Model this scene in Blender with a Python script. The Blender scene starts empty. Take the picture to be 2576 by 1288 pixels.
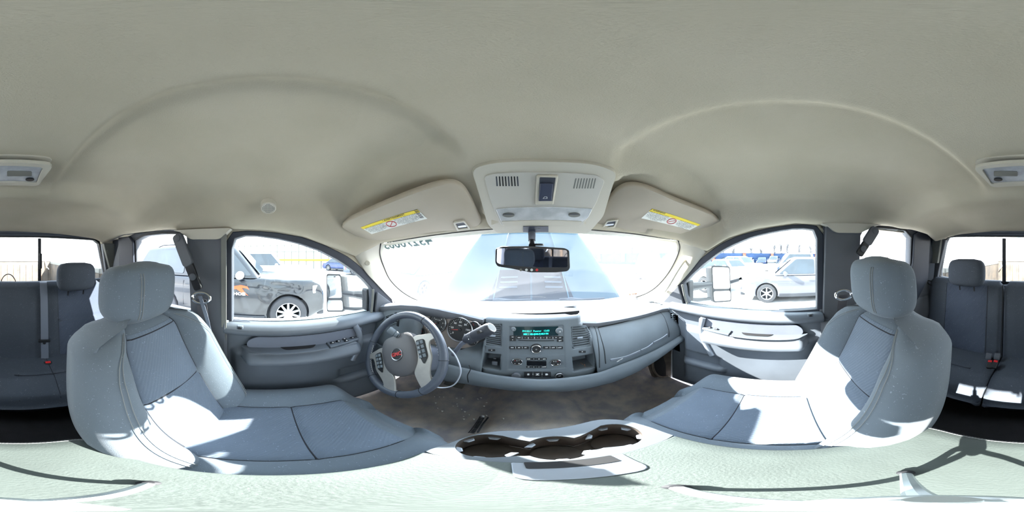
import bpy, bmesh, math, random
from mathutils import Vector, Matrix, noise
random.seed(7)
PI = math.pi
sc = bpy.context.scene
COL = sc.collection
# ---------------------------------------------------------------- camera
F = 1324.0                      # picture column that looks straight ahead of the truck
K = 2 * PI / 2576
cam = bpy.data.cameras.new('camera'); cam.type = 'PANO'
try: cam.panorama_type = 'EQUIRECTANGULAR'
except Exception: pass
try: cam.cycles.panorama_type = 'EQUIRECTANGULAR'
except Exception: pass
cam.clip_start = 0.01; cam.clip_end = 400
co = bpy.data.objects.new('camera', cam); COL.objects.link(co)
co.location = (0, 0, 0); co.rotation_euler = (PI / 2, 0, (F - 1288) * K)
sc.camera = co
# ---------------------------------------------------------------- light
SUN_AZ, SUN_EL = math.radians(-22.0), math.radians(30.3)
sd = Vector((math.sin(SUN_AZ) * math.cos(SUN_EL), math.cos(SUN_AZ) * math.cos(SUN_EL), math.sin(SUN_EL)))
sl = bpy.data.lights.new('sun', 'SUN'); sl.energy = 12.0; sl.angle = math.radians(0.6); sl.color = (1, .965, .92)
so = bpy.data.objects.new('sun', sl); COL.objects.link(so)
so.rotation_euler = sd.to_track_quat('Z', 'Y').to_euler()
w = bpy.data.worlds.new('sky'); sc.world = w; w.use_nodes = True
nt = w.node_tree; nt.nodes.clear()
out = nt.nodes.new('ShaderNodeOutputWorld'); bg = nt.nodes.new('ShaderNodeBackground')
tc = nt.nodes.new('ShaderNodeTexCoord'); sx = nt.nodes.new('ShaderNodeSeparateXYZ'); cr_ = nt.nodes.new('ShaderNodeValToRGB')
nt.links.new(tc.outputs['Generated'], sx.inputs[0]); nt.links.new(sx.outputs['Z'], cr_.inputs[0])
cr_.color_ramp.elements[0].position = 0.0; cr_.color_ramp.elements[0].color = (1, 1, 1, 1)
cr_.color_ramp.elements[1].position = 0.6; cr_.color_ramp.elements[1].color = (.72, .84, 1, 1)
nt.links.new(cr_.outputs[0], bg.inputs[0]); bg.inputs[1].default_value = 2.5
nt.links.new(bg.outputs[0], out.inputs[0])
sc.view_settings.view_transform = 'Standard'; sc.view_settings.look = 'None'
sc.view_settings.gamma = 1; sc.view_settings.exposure = 2.15; sc.view_settings.use_curve_mapping = False
try:
    sc.cycles.max_bounces = 9; sc.cycles.transparent_max_bounces = 16; sc.cycles.diffuse_bounces = 5
    sc.cycles.sample_clamp_indirect = 12; sc.cycles.caustics_reflective = False; sc.cycles.caustics_refractive = False
    sc.cycles.use_denoising = True
except Exception: pass

# ---------------------------------------------------------------- helpers
def V(*a): return Vector(a[0]) if len(a) == 1 else Vector(a)
def ray(px, py):
    lo = (px - F) * K; el = (644 - py) * K
    return Vector((math.sin(lo) * math.cos(el), math.cos(lo) * math.cos(el), math.sin(el)))
def P(px, py, x=None, y=None, z=None, f=None, r=None):
    """point of the real scene measured on the photograph at a known distance / plane / surface"""
    d = ray(px, py)
    if x is not None: return d * (x / d.x)
    if y is not None: return d * (y / d.y)
    if z is not None: return d * (z / d.z)
    if r is not None: return d * r
    a, b = 0.05, 0.05; fa = f(d * a)
    while b < 6:
        b += .02
        if f(d * b) * fa <= 0: break
    a = b - .02
    for _ in range(30):
        m = (a + b) / 2
        if f(d * m) * fa <= 0: b = m
        else: a = m
    return d * ((a + b) / 2)
def sstep(a, b, t):
    t = max(0, min(1, (t - a) / (b - a))); return t * t * (3 - 2 * t)
def lerp(a, b, t): return a + (b - a) * t
def cr(pts, n=6, closed=True):
    pts = [V(p) for p in pts]; N = len(pts); o = []
    rng = range(N if closed else N - 1)
    for i in rng:
        p0 = pts[(i - 1) % N] if closed or i > 0 else pts[0] * 2 - pts[1]
        p1 = pts[i]; p2 = pts[(i + 1) % N]
        p3 = pts[(i + 2) % N] if closed or i < N - 2 else pts[-1] * 2 - pts[-2]
        for k in range(n):
            t = k / n
            o.append(.5 * ((2 * p1) + (p2 - p0) * t + (2 * p0 - 5 * p1 + 4 * p2 - p3) * t * t + (3 * p1 - p0 - 3 * p2 + p3) * t ** 3))
    if not closed: o.append(pts[-1].copy())
    return o
def rnd(pts, rad, n=4, closed=True):
    """round the corners of a polygon"""
    pts = [V(p) for p in pts]; o = []; N = len(pts)
    for i in range(N):
        p = pts[i]
        if not closed and i in (0, N - 1): o.append(p); continue
        a = pts[i - 1]; b = pts[(i + 1) % N]
        r_ = rad[i] if isinstance(rad, (list, tuple)) else rad
        ra = min(r_, (a - p).length * .48); rb = min(r_, (b - p).length * .48)
        A = p + (a - p).normalized() * ra; B = p + (b - p).normalized() * rb
        for k in range(n + 1):
            t = k / n; o.append(A * (1 - t) ** 2 + p * 2 * t * (1 - t) + B * t * t)
    return o
def resample(pts, n, closed=True):
    pts = [V(p) for p in pts]
    if closed: pts = pts + [pts[0]]
    d = [0]
    for a, b in zip(pts, pts[1:]): d.append(d[-1] + (b - a).length)
    o = []; T = d[-1]; j = 0
    m = n if closed else n - 1
    for i in range(n):
        s = T * i / m
        while j < len(d) - 2 and d[j + 1] < s: j += 1
        t = (s - d[j]) / max(1e-9, d[j + 1] - d[j]); o.append(pts[j].lerp(pts[j + 1], min(1, t)))
    return o
def rect(w, h, r=0, n=4, z=0):
    p = [(-w / 2, -h / 2, z), (w / 2, -h / 2, z), (w / 2, h / 2, z), (-w / 2, h / 2, z)]
    return rnd(p, r, n) if r else [V(q) for q in p]
def ell(a, b, n=24, z=0): return [Vector((a * math.cos(2 * PI * i / n), b * math.sin(2 * PI * i / n), z)) for i in range(n)]
def frame(o, xaxis, zaxis):
    z = V(zaxis).normalized(); x = V(xaxis); x = (x - z * x.dot(z)).normalized(); y = z.cross(x)
    return Matrix(((x.x, y.x, z.x, o[0]), (x.y, y.y, z.y, o[1]), (x.z, y.z, z.z, o[2]), (0, 0, 0, 1)))
def bez(a, b, c, n=10): return [V(a) * (1 - t) ** 2 + V(b) * 2 * t * (1 - t) + V(c) * t * t for t in [i / n for i in range(n + 1)]]

class MB:
    def __init__(s, M=None): s.v = []; s.f = []; s.M = M
    def add(s, vs, fs, M=None):
        o = len(s.v); m = M if M is not None else s.M
        for p in vs:
            p = V(p); s.v.append(m @ p if m is not None else p)
        s.f += [tuple(i + o for i in q) for q in fs]; return s
    def box(s, c, sz, M=None):
        x, y, z = [q / 2 for q in sz]; c = V(c)
        vs = [c + V(a * x, b * y, d * z) for d in (-1, 1) for a, b in ((-1, -1), (1, -1), (1, 1), (-1, 1))]
        return s.add(vs, [(3, 2, 1, 0), (4, 5, 6, 7), (0, 1, 5, 4), (1, 2, 6, 5), (2, 3, 7, 6), (3, 0, 4, 7)], M)
    def prism(s, pts, vec, M=None, top=None):
        n = len(pts); pts = [V(p) for p in pts]; vec = V(vec)
        t = [p + vec for p in pts] if top is None else [V(p) for p in top]
        return s.add(pts + t, [tuple(range(n - 1, -1, -1)), tuple(range(n, 2 * n))] + [(i, (i + 1) % n, n + (i + 1) % n, n + i) for i in range(n)], M)
    def loft(s, loops, closed=True, cap=True, M=None):
        n = len(loops[0]); vs = [p for l in loops for p in l]; fs = []
        for j in range(len(loops) - 1):
            for i in range(n if closed else n - 1):
                k = (i + 1) % n; fs.append((j * n + i, j * n + k, (j + 1) * n + k, (j + 1) * n + i))
        if cap and closed:
            fs.append(tuple(range(n - 1, -1, -1))); b = (len(loops) - 1) * n; fs.append(tuple(range(b, b + n)))
        return s.add(vs, fs, M)
    def ring(s, outer, inner, vec, M=None):
        n = len(outer); vec = V(vec); o = [V(p) for p in outer]; i_ = [V(p) for p in inner]
        vs = o + i_ + [p + vec for p in o] + [p + vec for p in i_]; fs = []
        for a in range(n):
            b = (a + 1) % n
            fs += [(a, b, n + b, n + a), (2 * n + b, 2 * n + a, 3 * n + a, 3 * n + b), (b, a, 2 * n + a, 2 * n + b), (n + a, n + b, 3 * n + b, 3 * n + a)]
        return s.add(vs, fs, M)
    def tube(s, pts, r, n=8, closed=False, M=None, flat=1.0, up=None):
        pts = [V(p) for p in pts]; N = len(pts); loops = []
        t0 = (pts[1] - pts[0]).normalized()
        u = V(up) if up else (V(0, 0, 1) if abs(t0.z) < .9 else V(1, 0, 0)); prev = None
        for i, p in enumerate(pts):
            a = pts[i - 1] if (i > 0 or closed) else p; b = pts[(i + 1) % N] if (i < N - 1 or closed) else p
            t = (b - a); t = t.normalized() if t.length > 1e-9 else t0
            if prev is None: x = (u - t * u.dot(t)).normalized()
            else: x = (prev - t * prev.dot(t)).normalized()
            prev = x; y = t.cross(x); rr = r[i] if isinstance(r, (list, tuple)) else r
            loops.append([p + x * (math.cos(2 * PI * k / n) * rr * flat) + y * (math.sin(2 * PI * k / n) * rr) for k in range(n)])
        if closed: loops.append(loops[0]); return s.loft(loops, cap=False, M=M)
        return s.loft(loops, M=M)
    def lathe(s, prof, n=24, M=None, cap=True):
        return s.loft([[V(r * math.cos(2 * PI * k / n), r * math.sin(2 * PI * k / n), z) for k in range(n)] for r, z in prof], cap=cap, M=M)
    def grid(s, rows, M=None): return s.loft(rows, closed=False, cap=False, M=M)
    def build(s, name, m, parent=None, smooth=35, bevel=0, seg=2, solid=0, world=True, label=None, sub=0, kind=None):
        me = bpy.data.meshes.new(name)
        off = V(0, 0, 0)
        if world and parent is not None:
            p = parent
            while p is not None: off += p.location; p = p.parent
        me.from_pydata([tuple(p - off) for p in s.v], [], s.f)
        bm = bmesh.new(); bm.from_mesh(me); bmesh.ops.remove_doubles(bm, verts=bm.verts, dist=1e-6)
        bmesh.ops.recalc_face_normals(bm, faces=bm.faces); bm.to_mesh(me); bm.free()
        me.materials.append(m)
        if smooth:
            me.shade_smooth()
            if smooth < 180:
                try: me.set_sharp_from_angle(angle=math.radians(smooth))
                except Exception: pass
        o = bpy.data.objects.new(name, me); COL.objects.link(o)
        if parent is not None: o.parent = parent
        if solid:
            q = o.modifiers.new('s', 'SOLIDIFY'); q.thickness = solid; q.offset = 1
        if bevel:
            q = o.modifiers.new('b', 'BEVEL'); q.width = bevel; q.segments = seg; q.limit_method = 'ANGLE'; q.angle_limit = math.radians(40)
            q.harden_normals = False
        if sub:
            q = o.modifiers.new('u', 'SUBSURF'); q.levels = sub; q.render_levels = sub
        if label: o['label'] = label
        if kind: o['kind'] = kind
        return o
def tag(o, label=None, cat=None, group=None, kind=None):
    if label: o['label'] = label
    if cat: o['category'] = cat
    if group: o['group'] = group
    if kind: o['kind'] = kind
    return o
def thing(name, label, cat, loc=(0, 0, 0), rz=0, group=None):
    o = bpy.data.objects.new(name, None); COL.objects.link(o); o.empty_display_size = .05
    o.location = loc; o.rotation_euler = (0, 0, rz); return tag(o, label, cat, group)
def struct(o): o['kind'] = 'structure'; return o
def sgroup(name, loc=(0, 0, 0)):
    o = bpy.data.objects.new(name, None); COL.objects.link(o); o.location = loc; o['kind'] = 'structure'; return o
KIDS = {}
def copy_tree(o, parent=None):
    c = o.copy(); COL.objects.link(c)
    if parent is not None: c.parent = parent
    for ch in list(o.children): copy_tree(ch, c)
    return c
def text(s, size, M, m, name, parent, depth=.0004, align='CENTER', world=True, bold=0, sx=1, shear=0):
    cu = bpy.data.curves.new(name, 'FONT'); cu.body = s; cu.size = size; cu.extrude = depth; cu.align_x = align; cu.align_y = 'CENTER'
    cu.offset = bold; cu.resolution_u = 2; cu.shear = shear
    o = bpy.data.objects.new(name, cu); COL.objects.link(o); dg = bpy.context.evaluated_depsgraph_get()
    me = bpy.data.meshes.new_from_object(o.evaluated_get(dg)); bpy.data.objects.remove(o); bpy.data.curves.remove(cu)
    off = V(0, 0, 0)
    if world and parent is not None:
        p = parent
        while p is not None: off += p.location; p = p.parent
    me.transform(Matrix.Translation(-off) @ M @ Matrix.Diagonal((sx, 1, 1, 1)))
    me.materials.clear(); me.materials.append(m); o = bpy.data.objects.new(name, me); COL.objects.link(o)
    if parent is not None: o.parent = parent
    return o

# ---------------------------------------------------------------- materials
def lin(c):
    return tuple(((q / 255) / 12.92 if q / 255 <= .04045 else ((q / 255 + .055) / 1.055) ** 2.4) for q in c)
def mat(name, c, rough=.6, metal=0, spec=.5, var=0, vscale=8, bump=0, bscale=300, c2=None, emit=None, es=1, coat=0, dust=0, wave=0, lint=0, sheen=0, wdir=(1, 0, 1)):
    m = bpy.data.materials.new(name); m.use_nodes = True; N = m.node_tree.nodes; L = m.node_tree.links
    b = N['Principled BSDF']; c = lin(c); b.inputs['Base Color'].default_value = (*c, 1)
    b.inputs['Roughness'].default_value = rough; b.inputs['Metallic'].default_value = metal; b.inputs['Specular IOR Level'].default_value = spec
    if coat: b.inputs['Coat Weight'].default_value = coat; b.inputs['Coat Roughness'].default_value = .05
    if sheen: b.inputs['Sheen Weight'].default_value = sheen
    if emit: b.inputs['Emission Color'].default_value = (*lin(emit), 1); b.inputs['Emission Strength'].default_value = es
    t = N.new('ShaderNodeTexCoord'); col = None
    if var or c2:
        n = N.new('ShaderNodeTexNoise'); n.inputs['Scale'].default_value = vscale; n.inputs['Detail'].default_value = 5
        L.new(t.outputs['Object'], n.inputs['Vector']); r = N.new('ShaderNodeValToRGB')
        r.color_ramp.elements[0].position = .35; r.color_ramp.elements[1].position = .68
        cc = lin(c2) if c2 else tuple(min(1, q * (1 + var)) for q in c)
        r.color_ramp.elements[0].color = (*[q * (1 - var) for q in c], 1); r.color_ramp.elements[1].color = (*cc, 1)
        L.new(n.outputs['Fac'], r.inputs[0]); col = r.outputs[0]
    if lint:
        v = N.new('ShaderNodeTexNoise'); v.inputs['Scale'].default_value = 150; v.inputs['Detail'].default_value = 1; v.inputs['Distortion'].default_value = 2.5
        L.new(t.outputs['Object'], v.inputs['Vector'])
        g = N.new('ShaderNodeMath'); g.operation = 'GREATER_THAN'; g.inputs[1].default_value = .755 - lint * .03; L.new(v.outputs['Fac'], g.inputs[0])
        mx = N.new('ShaderNodeMix'); mx.data_type = 'RGBA'; L.new(g.outputs[0], mx.inputs[0])
        if col: L.new(col, mx.inputs[6])
        else: mx.inputs[6].default_value = (*c, 1)
        mx.inputs[7].default_value = (*[min(1, q * 2.2 + .06) for q in c], 1); col = mx.outputs[2]
    if col: L.new(col, b.inputs['Base Color'])
    if bump or wave:
        bp = N.new('ShaderNodeBump'); bp.inputs['Strength'].default_value = bump or .4; bp.inputs['Distance'].default_value = .002
        if wave:
            n2 = N.new('ShaderNodeTexWave'); n2.inputs['Scale'].default_value = wave; n2.inputs['Distortion'].default_value = 1.2
            n2.bands_direction = 'DIAGONAL'; n2.inputs['Detail'].default_value = 2
        else:
            n2 = N.new('ShaderNodeTexNoise'); n2.inputs['Scale'].default_value = bscale; n2.inputs['Detail'].default_value = 3
        L.new(t.outputs['Object'], n2.inputs['Vector']); L.new(n2.outputs['Fac'], bp.inputs['Height']); L.new(bp.outputs[0], b.inputs['Normal'])
    return m
def glass(name, tint=(1, 1, 1), film=.0, gloss=.06, filmcol=(235, 240, 245)):
    m = bpy.data.materials.new(name); m.use_nodes = True; N = m.node_tree.nodes; L = m.node_tree.links; N.clear()
    o = N.new('ShaderNodeOutputMaterial'); tr = N.new('ShaderNodeBsdfTransparent'); tr.inputs[0].default_value = (*tint, 1)
    gl = N.new('ShaderNodeBsdfGlossy'); gl.inputs['Roughness'].default_value = .02; gl.inputs['Color'].default_value = (1, 1, 1, 1)
    lw = N.new('ShaderNodeLayerWeight'); lw.inputs[0].default_value = .5; pw = N.new('ShaderNodeMath'); pw.operation = 'POWER'; pw.inputs[1].default_value = 4.0
    L.new(lw.outputs['Facing'], pw.inputs[0]); fr = N.new('ShaderNodeMath'); fr.operation = 'MULTIPLY_ADD'; fr.inputs[1].default_value = .9; fr.inputs[2].default_value = .025; L.new(pw.outputs[0], fr.inputs[0])
    mx = N.new('ShaderNodeMixShader'); L.new(fr.outputs[0], mx.inputs[0]); L.new(tr.outputs[0], mx.inputs[1]); L.new(gl.outputs[0], mx.inputs[2])
    last = mx.outputs[0]
    if film:
        df = N.new('ShaderNodeBsdfDiffuse'); df.inputs[0].default_value = (*lin(filmcol), 1); tl = N.new('ShaderNodeBsdfTranslucent'); tl.inputs[0].default_value = (*lin(filmcol), 1)
        m1 = N.new('ShaderNodeMixShader'); m1.inputs[0].default_value = .6; L.new(df.outputs[0], m1.inputs[1]); L.new(tl.outputs[0], m1.inputs[2])
        t = N.new('ShaderNodeTexCoord'); n = N.new('ShaderNodeTexNoise'); n.inputs['Scale'].default_value = 3; L.new(t.outputs['Object'], n.inputs['Vector'])
        mr = N.new('ShaderNodeMapRange'); mr.inputs[1].default_value = .3; mr.inputs[2].default_value = .7; mr.inputs[3].default_value = film * .7; mr.inputs[4].default_value = film * 1.2
        L.new(n.outputs['Fac'], mr.inputs[0]); m2 = N.new('ShaderNodeMixShader'); L.new(mr.outputs[0], m2.inputs[0]); L.new(last, m2.inputs[1]); L.new(m1.outputs[0], m2.inputs[2]); last = m2.outputs[0]
    L.new(last, o.inputs[0]); return m
M = dict(
    liner=mat('headliner_fabric', (184, 175, 155), .95, spec=.1, var=.035, vscale=5, bump=.35, bscale=420, c2=(188, 179, 160)),
    beige=mat('beige_plastic', (188, 182, 167), .55, bump=.08, bscale=500),
    visor=mat('visor_fabric', (178, 168, 152), .9, spec=.1, bump=.15, bscale=500, var=.03),
    dash=mat('dash_plastic', (105, 113, 120), .62, bump=.18, bscale=600, var=.10, vscale=7),
    dashtop=mat('dash_top_vinyl', (120, 122, 128), .7, bump=.25, bscale=300, var=.06),
    panel=mat('door_plastic', (90, 96, 104), .55, bump=.12, bscale=500, var=.12, vscale=5),
    panel2=mat('door_insert_cloth', (100, 105, 117), .85, bump=.2, bscale=500, var=.1, vscale=6),
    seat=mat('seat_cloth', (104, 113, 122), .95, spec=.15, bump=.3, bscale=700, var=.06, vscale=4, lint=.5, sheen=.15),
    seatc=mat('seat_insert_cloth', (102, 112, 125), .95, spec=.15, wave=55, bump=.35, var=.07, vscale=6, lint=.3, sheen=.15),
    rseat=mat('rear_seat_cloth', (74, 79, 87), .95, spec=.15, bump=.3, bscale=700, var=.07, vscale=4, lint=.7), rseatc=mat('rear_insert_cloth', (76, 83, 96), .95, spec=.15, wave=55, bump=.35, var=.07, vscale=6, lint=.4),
    seam=mat('seam_thread', (128, 130, 130), .9),
    seamd=mat('dark_seam', (40, 42, 48), .9),
    vinyl=mat('armrest_vinyl', (72, 79, 76), .6, bump=.3, bscale=260, var=.07, vscale=14),
    silver=mat('silver_plastic', (150, 156, 165), .38, metal=.5, var=.05),
    taupe=mat('cluster_taupe', (128, 118, 112), .5, metal=.2),
    black=mat('black_plastic', (24, 25, 29), .5), gloss=mat('black_gloss', (14, 15, 20), .12, coat=.5),
    dark=mat('dark_recess', (20, 20, 23), .8), rubber=mat('black_rubber', (30, 30, 34), .7),
    seal=mat('door_seal_rubber', (52, 56, 66), .6), pillar=mat('pillar_plastic', (84, 87, 93), .65, bump=.15, bscale=500, var=.06),
    carpet=mat('carpet_rubber', (172, 166, 168), .95, var=.18, vscale=14, bump=.5, bscale=240, c2=(196, 184, 172)),
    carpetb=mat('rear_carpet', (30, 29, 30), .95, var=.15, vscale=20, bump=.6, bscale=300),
    leather=mat('wheel_leather', (74, 80, 92), .42, bump=.2, bscale=350, var=.12, vscale=20),
    spoke=mat('spoke_silver', (165, 162, 158), .4, metal=.35, var=.06, vscale=30),
    airbag=mat('airbag_cover', (92, 90, 92), .55, bump=.15, bscale=600),
    chrome=mat('chrome', (220, 222, 226), .12, metal=1), chromed=mat('satin_metal', (150, 150, 152), .35, metal=.9),
    mirror=mat('mirror_glass', (235, 238, 240), .02, metal=1),
    white=mat('white_print', (235, 235, 235), .6), offwhite=mat('white_plastic', (214, 216, 214), .45),
    red=mat('red_plastic', (206, 30, 34), .4, emit=(200, 20, 24), es=0), redtext=mat('red_print', (196, 60, 60), .4),
    yellow=mat('label_yellow', (232, 208, 60), .7), paper=mat('label_paper', (226, 226, 218), .7), ink=mat('label_ink', (70, 70, 74), .8),
    cyan=mat('display_glow', (20, 190, 170), .5, emit=(20, 200, 175), es=.9), lcd=mat('display_glass', (16, 44, 50), .15),
    belt=mat('belt_webbing', (110, 116, 128), .8, bump=.3, bscale=900), beltd=mat('belt_webbing_dark', (78, 76, 80), .85, bump=.3, bscale=900),
    trimg=mat('grey_trim_cap', (112, 112, 106), .7), lens=mat('lamp_lens', (200, 205, 210), .08, spec=.8),
    cable=mat('white_cable', (215, 220, 232), .5), orange=mat('orange_ink', (230, 84, 40), .6),
    glass=glass('side_glass', (.73, .765, .755)), gdark=glass('privacy_glass', (.90, .92, .92)),
    gclear=glass('rear_glass', (.97, .985, .98)),
    ws=glass('windshield_glass', (.94, .985, .98), film=.032), ground=mat('yard_snow_concrete', (206, 204, 202), .9, var=.05, vscale=.6, bump=.3, bscale=9, c2=(225, 225, 226)),
)
# ================================================================ cab shell (the setting)
CX = .042
def XL(z, off=0): return -.76 + max(0, z + .33) * .167 + off
def XR(z, off=0): return .844 - max(0, z + .30) * .167 - off
def fL(off=0): return lambda p: p.x - XL(p.z, off)
def fR(off=0): return lambda p: p.x - XR(p.z, off)
def yws(x, z): return .64 + (.09 - z) * 1.36 - .22 * ((x - CX) / .8) ** 2
def fW(off=0): return lambda p: p.y - yws(p.x, p.z) + off
def segring(name, outer, inner, f_out, f_in, vec, m, parent=None, n=18, bevel=.004):
    """frame ring from matching outline segments traced on a known surface"""
    O = []; I = []
    for so_, si in zip(outer, inner):
        a = resample([P(*q, f=f_out) for q in so_], n, closed=False)[:-1]; b = resample([P(*q, f=f_in) for q in si], n, closed=False)[:-1]
        O += a; I += b
    b = MB().ring(O, I, vec); o = b.build(name, m, parent, bevel=bevel); return o, O, I

# headliner ------------------------------------------------------
VIS_L = [(857, 573), (875, 556), (990, 505), (1095, 467), (1140, 459), (1168, 474), (1190, 510), (1213, 560), (1195, 577), (1100, 583), (955, 606), (905, 602)]
VIS_R = [(1487, 565), (1515, 525), (1550, 480), (1580, 465), (1620, 470), (1700, 505), (1790, 540), (1818, 562), (1812, 575), (1765, 597), (1700, 597), (1600, 583), (1500, 576)]
def vplane(ys):
    A, B_, C2 = [P(px, py, y=y) for px, py, y in ys]; n = (B_ - A).cross(C2 - A).normalized(); n = n if n.dot(A) < 0 else -n
    return (lambda p: (p - A).dot(n)), n
VPL = [vplane([(1168, 470, .37), (1205, 572, .59), (870, 575, .29)]), vplane([(1570, 470, .37), (1510, 573, .59), (1812, 568, .29)])]
VXY = [[P(*p, f=VPL[i][0]) for p in q] for i, q in enumerate((VIS_L, VIS_R))]
def sdist(poly, x, y):
    best = 9; ins = False; n = len(poly)
    for i in range(n):
        a, b_ = poly[i], poly[(i + 1) % n]; ex, ey = b_.x - a.x, b_.y - a.y; t = max(0, min(1, ((x - a.x) * ex + (y - a.y) * ey) / (ex * ex + ey * ey)))
        best = min(best, math.hypot(x - a.x - ex * t, y - a.y - ey * t))
        if (a.y > y) != (b_.y > y) and x < (b_.x - a.x) * (y - a.y) / (b_.y - a.y) + a.x: ins = not ins
    return best if ins else -best
def Zc(x, y):
    d = abs(x - CX); z = .252
    st = sstep(.150, .172, abs(x - .026)) * (1 - sstep(.25, .36, y)) * (1 - sstep(.44, .62, -y))
    z += .022 * st
    z -= 1.05 * max(0, d - .34) ** 2 + .25 * max(0, d - .60)
    z -= .43 * max(0, y - .27)
    z -= .034 * sstep(.50, .60, -y) + .045 * sstep(.66, 1.0, -y)
    return z
b_side = [(895, 645), (833, 622), (765, 596), (679, 580), (583, 577), (475, 580), (425, 578), (350, 585), (310, 590), (275, 606)]
b_rear = [(262, 604), (200, 596), (150, 590), (36, 583), (2576 + 0 - 76, 583), (2420, 590), (2392, 594)]
b_right = [(2352, 604), (2330, 582), (2290, 573), (2165, 566), (2058, 566), (2000, 562), (1900, 577), (1830, 600), (1775, 633)]
b_front = [(1706, 605), (1600, 588), (1480, 577), (1340, 572), (1213, 577), (1080, 592), (958, 612)]
cB = [P(*q, f=fL(.03)) for q in b_side] + [P(*q, y=-1.105) for q in b_rear] + [P(*q, f=fR(.03)) for q in b_right] + [P(*q, f=fW(.015)) for q in b_front]
cB = resample(cB, 260)
ccx, ccy = CX, -.15
rows = []
NT = 96
for j in range(NT + 1):
    t = j / NT; row = []
    for p in cB:
        # rounded-rectangle style spreading towards the centre
        x = ccx + (p.x - ccx) * t; y = ccy + (p.y - ccy) * t
        w_ = sstep(.80, 1.0, t)
        z = Zc(x, y)
        zz = z * (1 - w_) + p.z * w_
        if y > .1:
            for k_, poly in enumerate(VXY):
                d_ = sdist(poly, x, y)
                if d_ > -.05:
                    a_ = VXY[k_][0]; nn_ = VPL[k_][1]; vz = a_.z - ((x - a_.x) * nn_.x + (y - a_.y) * nn_.y) / nn_.z
                    zz = max(zz, lerp(zz, vz + .034, sstep(-.026, -.008, d_) * (1 - (sstep(.86, .95, t) if abs(x - CX) > .42 else sstep(.94, .995, t)))))
        row.append(V(x, y, zz))
    rows.append(row)
mb = MB(); mb.loft(rows[::-1], closed=True, cap=False)
ceil = mb.build('ceiling', M['liner'], smooth=180, solid=.02); struct(ceil); ceil.modifiers['s'].offset = 1
# check the solidify goes up (normals): decided by sign below
me = ceil.data; 
if sum(p.normal.z for p in me.polygons) > 0: ceil.modifiers['s'].offset = 1
else: ceil.modifiers['s'].offset = -1
roofskin = MB(); rl = [[V(p.x * 1.04, p.y * 1.03, p.z + .0) for p in cB], [V(p.x * 1.03, p.y * 1.02, max(p.z + .05, .1)) for p in cB], [V(ccx + (p.x - ccx) * .8, ccy + (p.y - ccy) * .8, .33) for p in cB], [V(ccx + (p.x - ccx) * .3, ccy + (p.y - ccy) * .3, .36) for p in cB]]
roofskin.loft(rl, cap=False); roofskin.add(rl[-1], [tuple(range(len(cB)))])
M['paint'] = mat('white_truck_paint', (226, 230, 236), .25, coat=.6)
struct(roofskin.build('roof', M['paint']))

# windshield -----------------------------------------------------
rows = []
for j in range(13):
    z = .10 - j * .52 / 12; xl, xr = XL(z, -.01) * 1.0, XR(z, -.01)
    rows.append([V(xl + (xr - xl) * i / 24, yws(xl + (xr - xl) * i / 24, z), z) for i in range(25)])
g = MB().grid(rows).build('window_1', M['ws'], smooth=180); struct(g); g['label'] = 'dusty windshield glass'
# header strip behind the visors
hd = [V(p) for p in [P(*q, f=fW(.015)) for q in b_front]]
hd = resample(hd, 30, closed=False)
mb = MB(); mb.loft([[p + V(0, 0, -.004) for p in hd], [p + V(0, .05, -.012) for p in hd], [p + V(0, .06, .05) for p in hd], [p + V(0, -.06, .06) for p in hd]], closed=False, cap=False)
struct(mb.build('trim_1', M['beige']))

# A pillars --------------------------------------------------------
def apillar(name, A, B, f, sgn, seams):
    a = resample(cr([P(*q, f=fW(.012)) for q in A], 6, False), 28, False); b = resample(cr([P(*q, f=f) for q in B], 6, False), 28, False)
    rows = []
    for p, q in zip(a, b):
        mid = (p + q) / 2 - V(sgn * .012, .022, -.004)
        c1 = p.lerp(mid, .5) - V(0, .010, 0); c2 = q.lerp(mid, .5) - V(sgn * .012, .006, 0)
        rows.append([p + V(0, .06, -.0), p, c1, mid, c2, q, q + V(sgn * .05, .01, 0), q + V(sgn * .09, .12, 0), p + V(sgn * .05, .12, 0)])
    o = MB().loft(rows).build(name, M['beige'], smooth=60); struct(o); return o
LA = [(958, 612), (956, 640), (966, 672), (982, 705), (1010, 733), (1040, 751), (1066, 759)]
LB = [(895, 645), (922, 686), (945, 711), (962, 729), (985, 752), (1004, 770), (1016, 782)]
RA = [(1706, 605), (1709, 628), (1695, 663), (1675, 695), (1650, 722), (1625, 738), (1598, 748)]
RB = [(1775, 633), (1742, 675), (1722, 699), (1705, 718), (1690, 736), (1672, 756), (1655, 775)]
for A_, nm_ in ((LA, 'windshield_gasket'), (RA, 'windshield_gasket')):
    struct(MB().tube(cr([P(*q, f=fW(.016)) for q in A_], 6, False), .0035, 6).build('trim_%d' % (8 if A_ is LA else 9), M['black'], smooth=180))
ap1 = apillar('trim_2', LA, LB, fL(.032), -1, 0); ap2 = apillar('trim_3', RA, RB, fR(.032), 1, 0)
# oval screw caps and seam on pillars
def plugs(parent, spots, f, rr=(.012, .008)):
    for q in spots:
        p = P(*q, f=f); nrm = -p.normalized()
        MB(frame(p + nrm * .012, (0, 0, 1), nrm)).lathe([(rr[0], -.014), (rr[0], -.002), (rr[0] * .85, 0)], 20).build('screw_cap', M['beige'], parent)
plugs(ap1, [(925, 662)], fL(.045)); plugs(ap1, [(1017, 748)], fL(.05))

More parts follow.
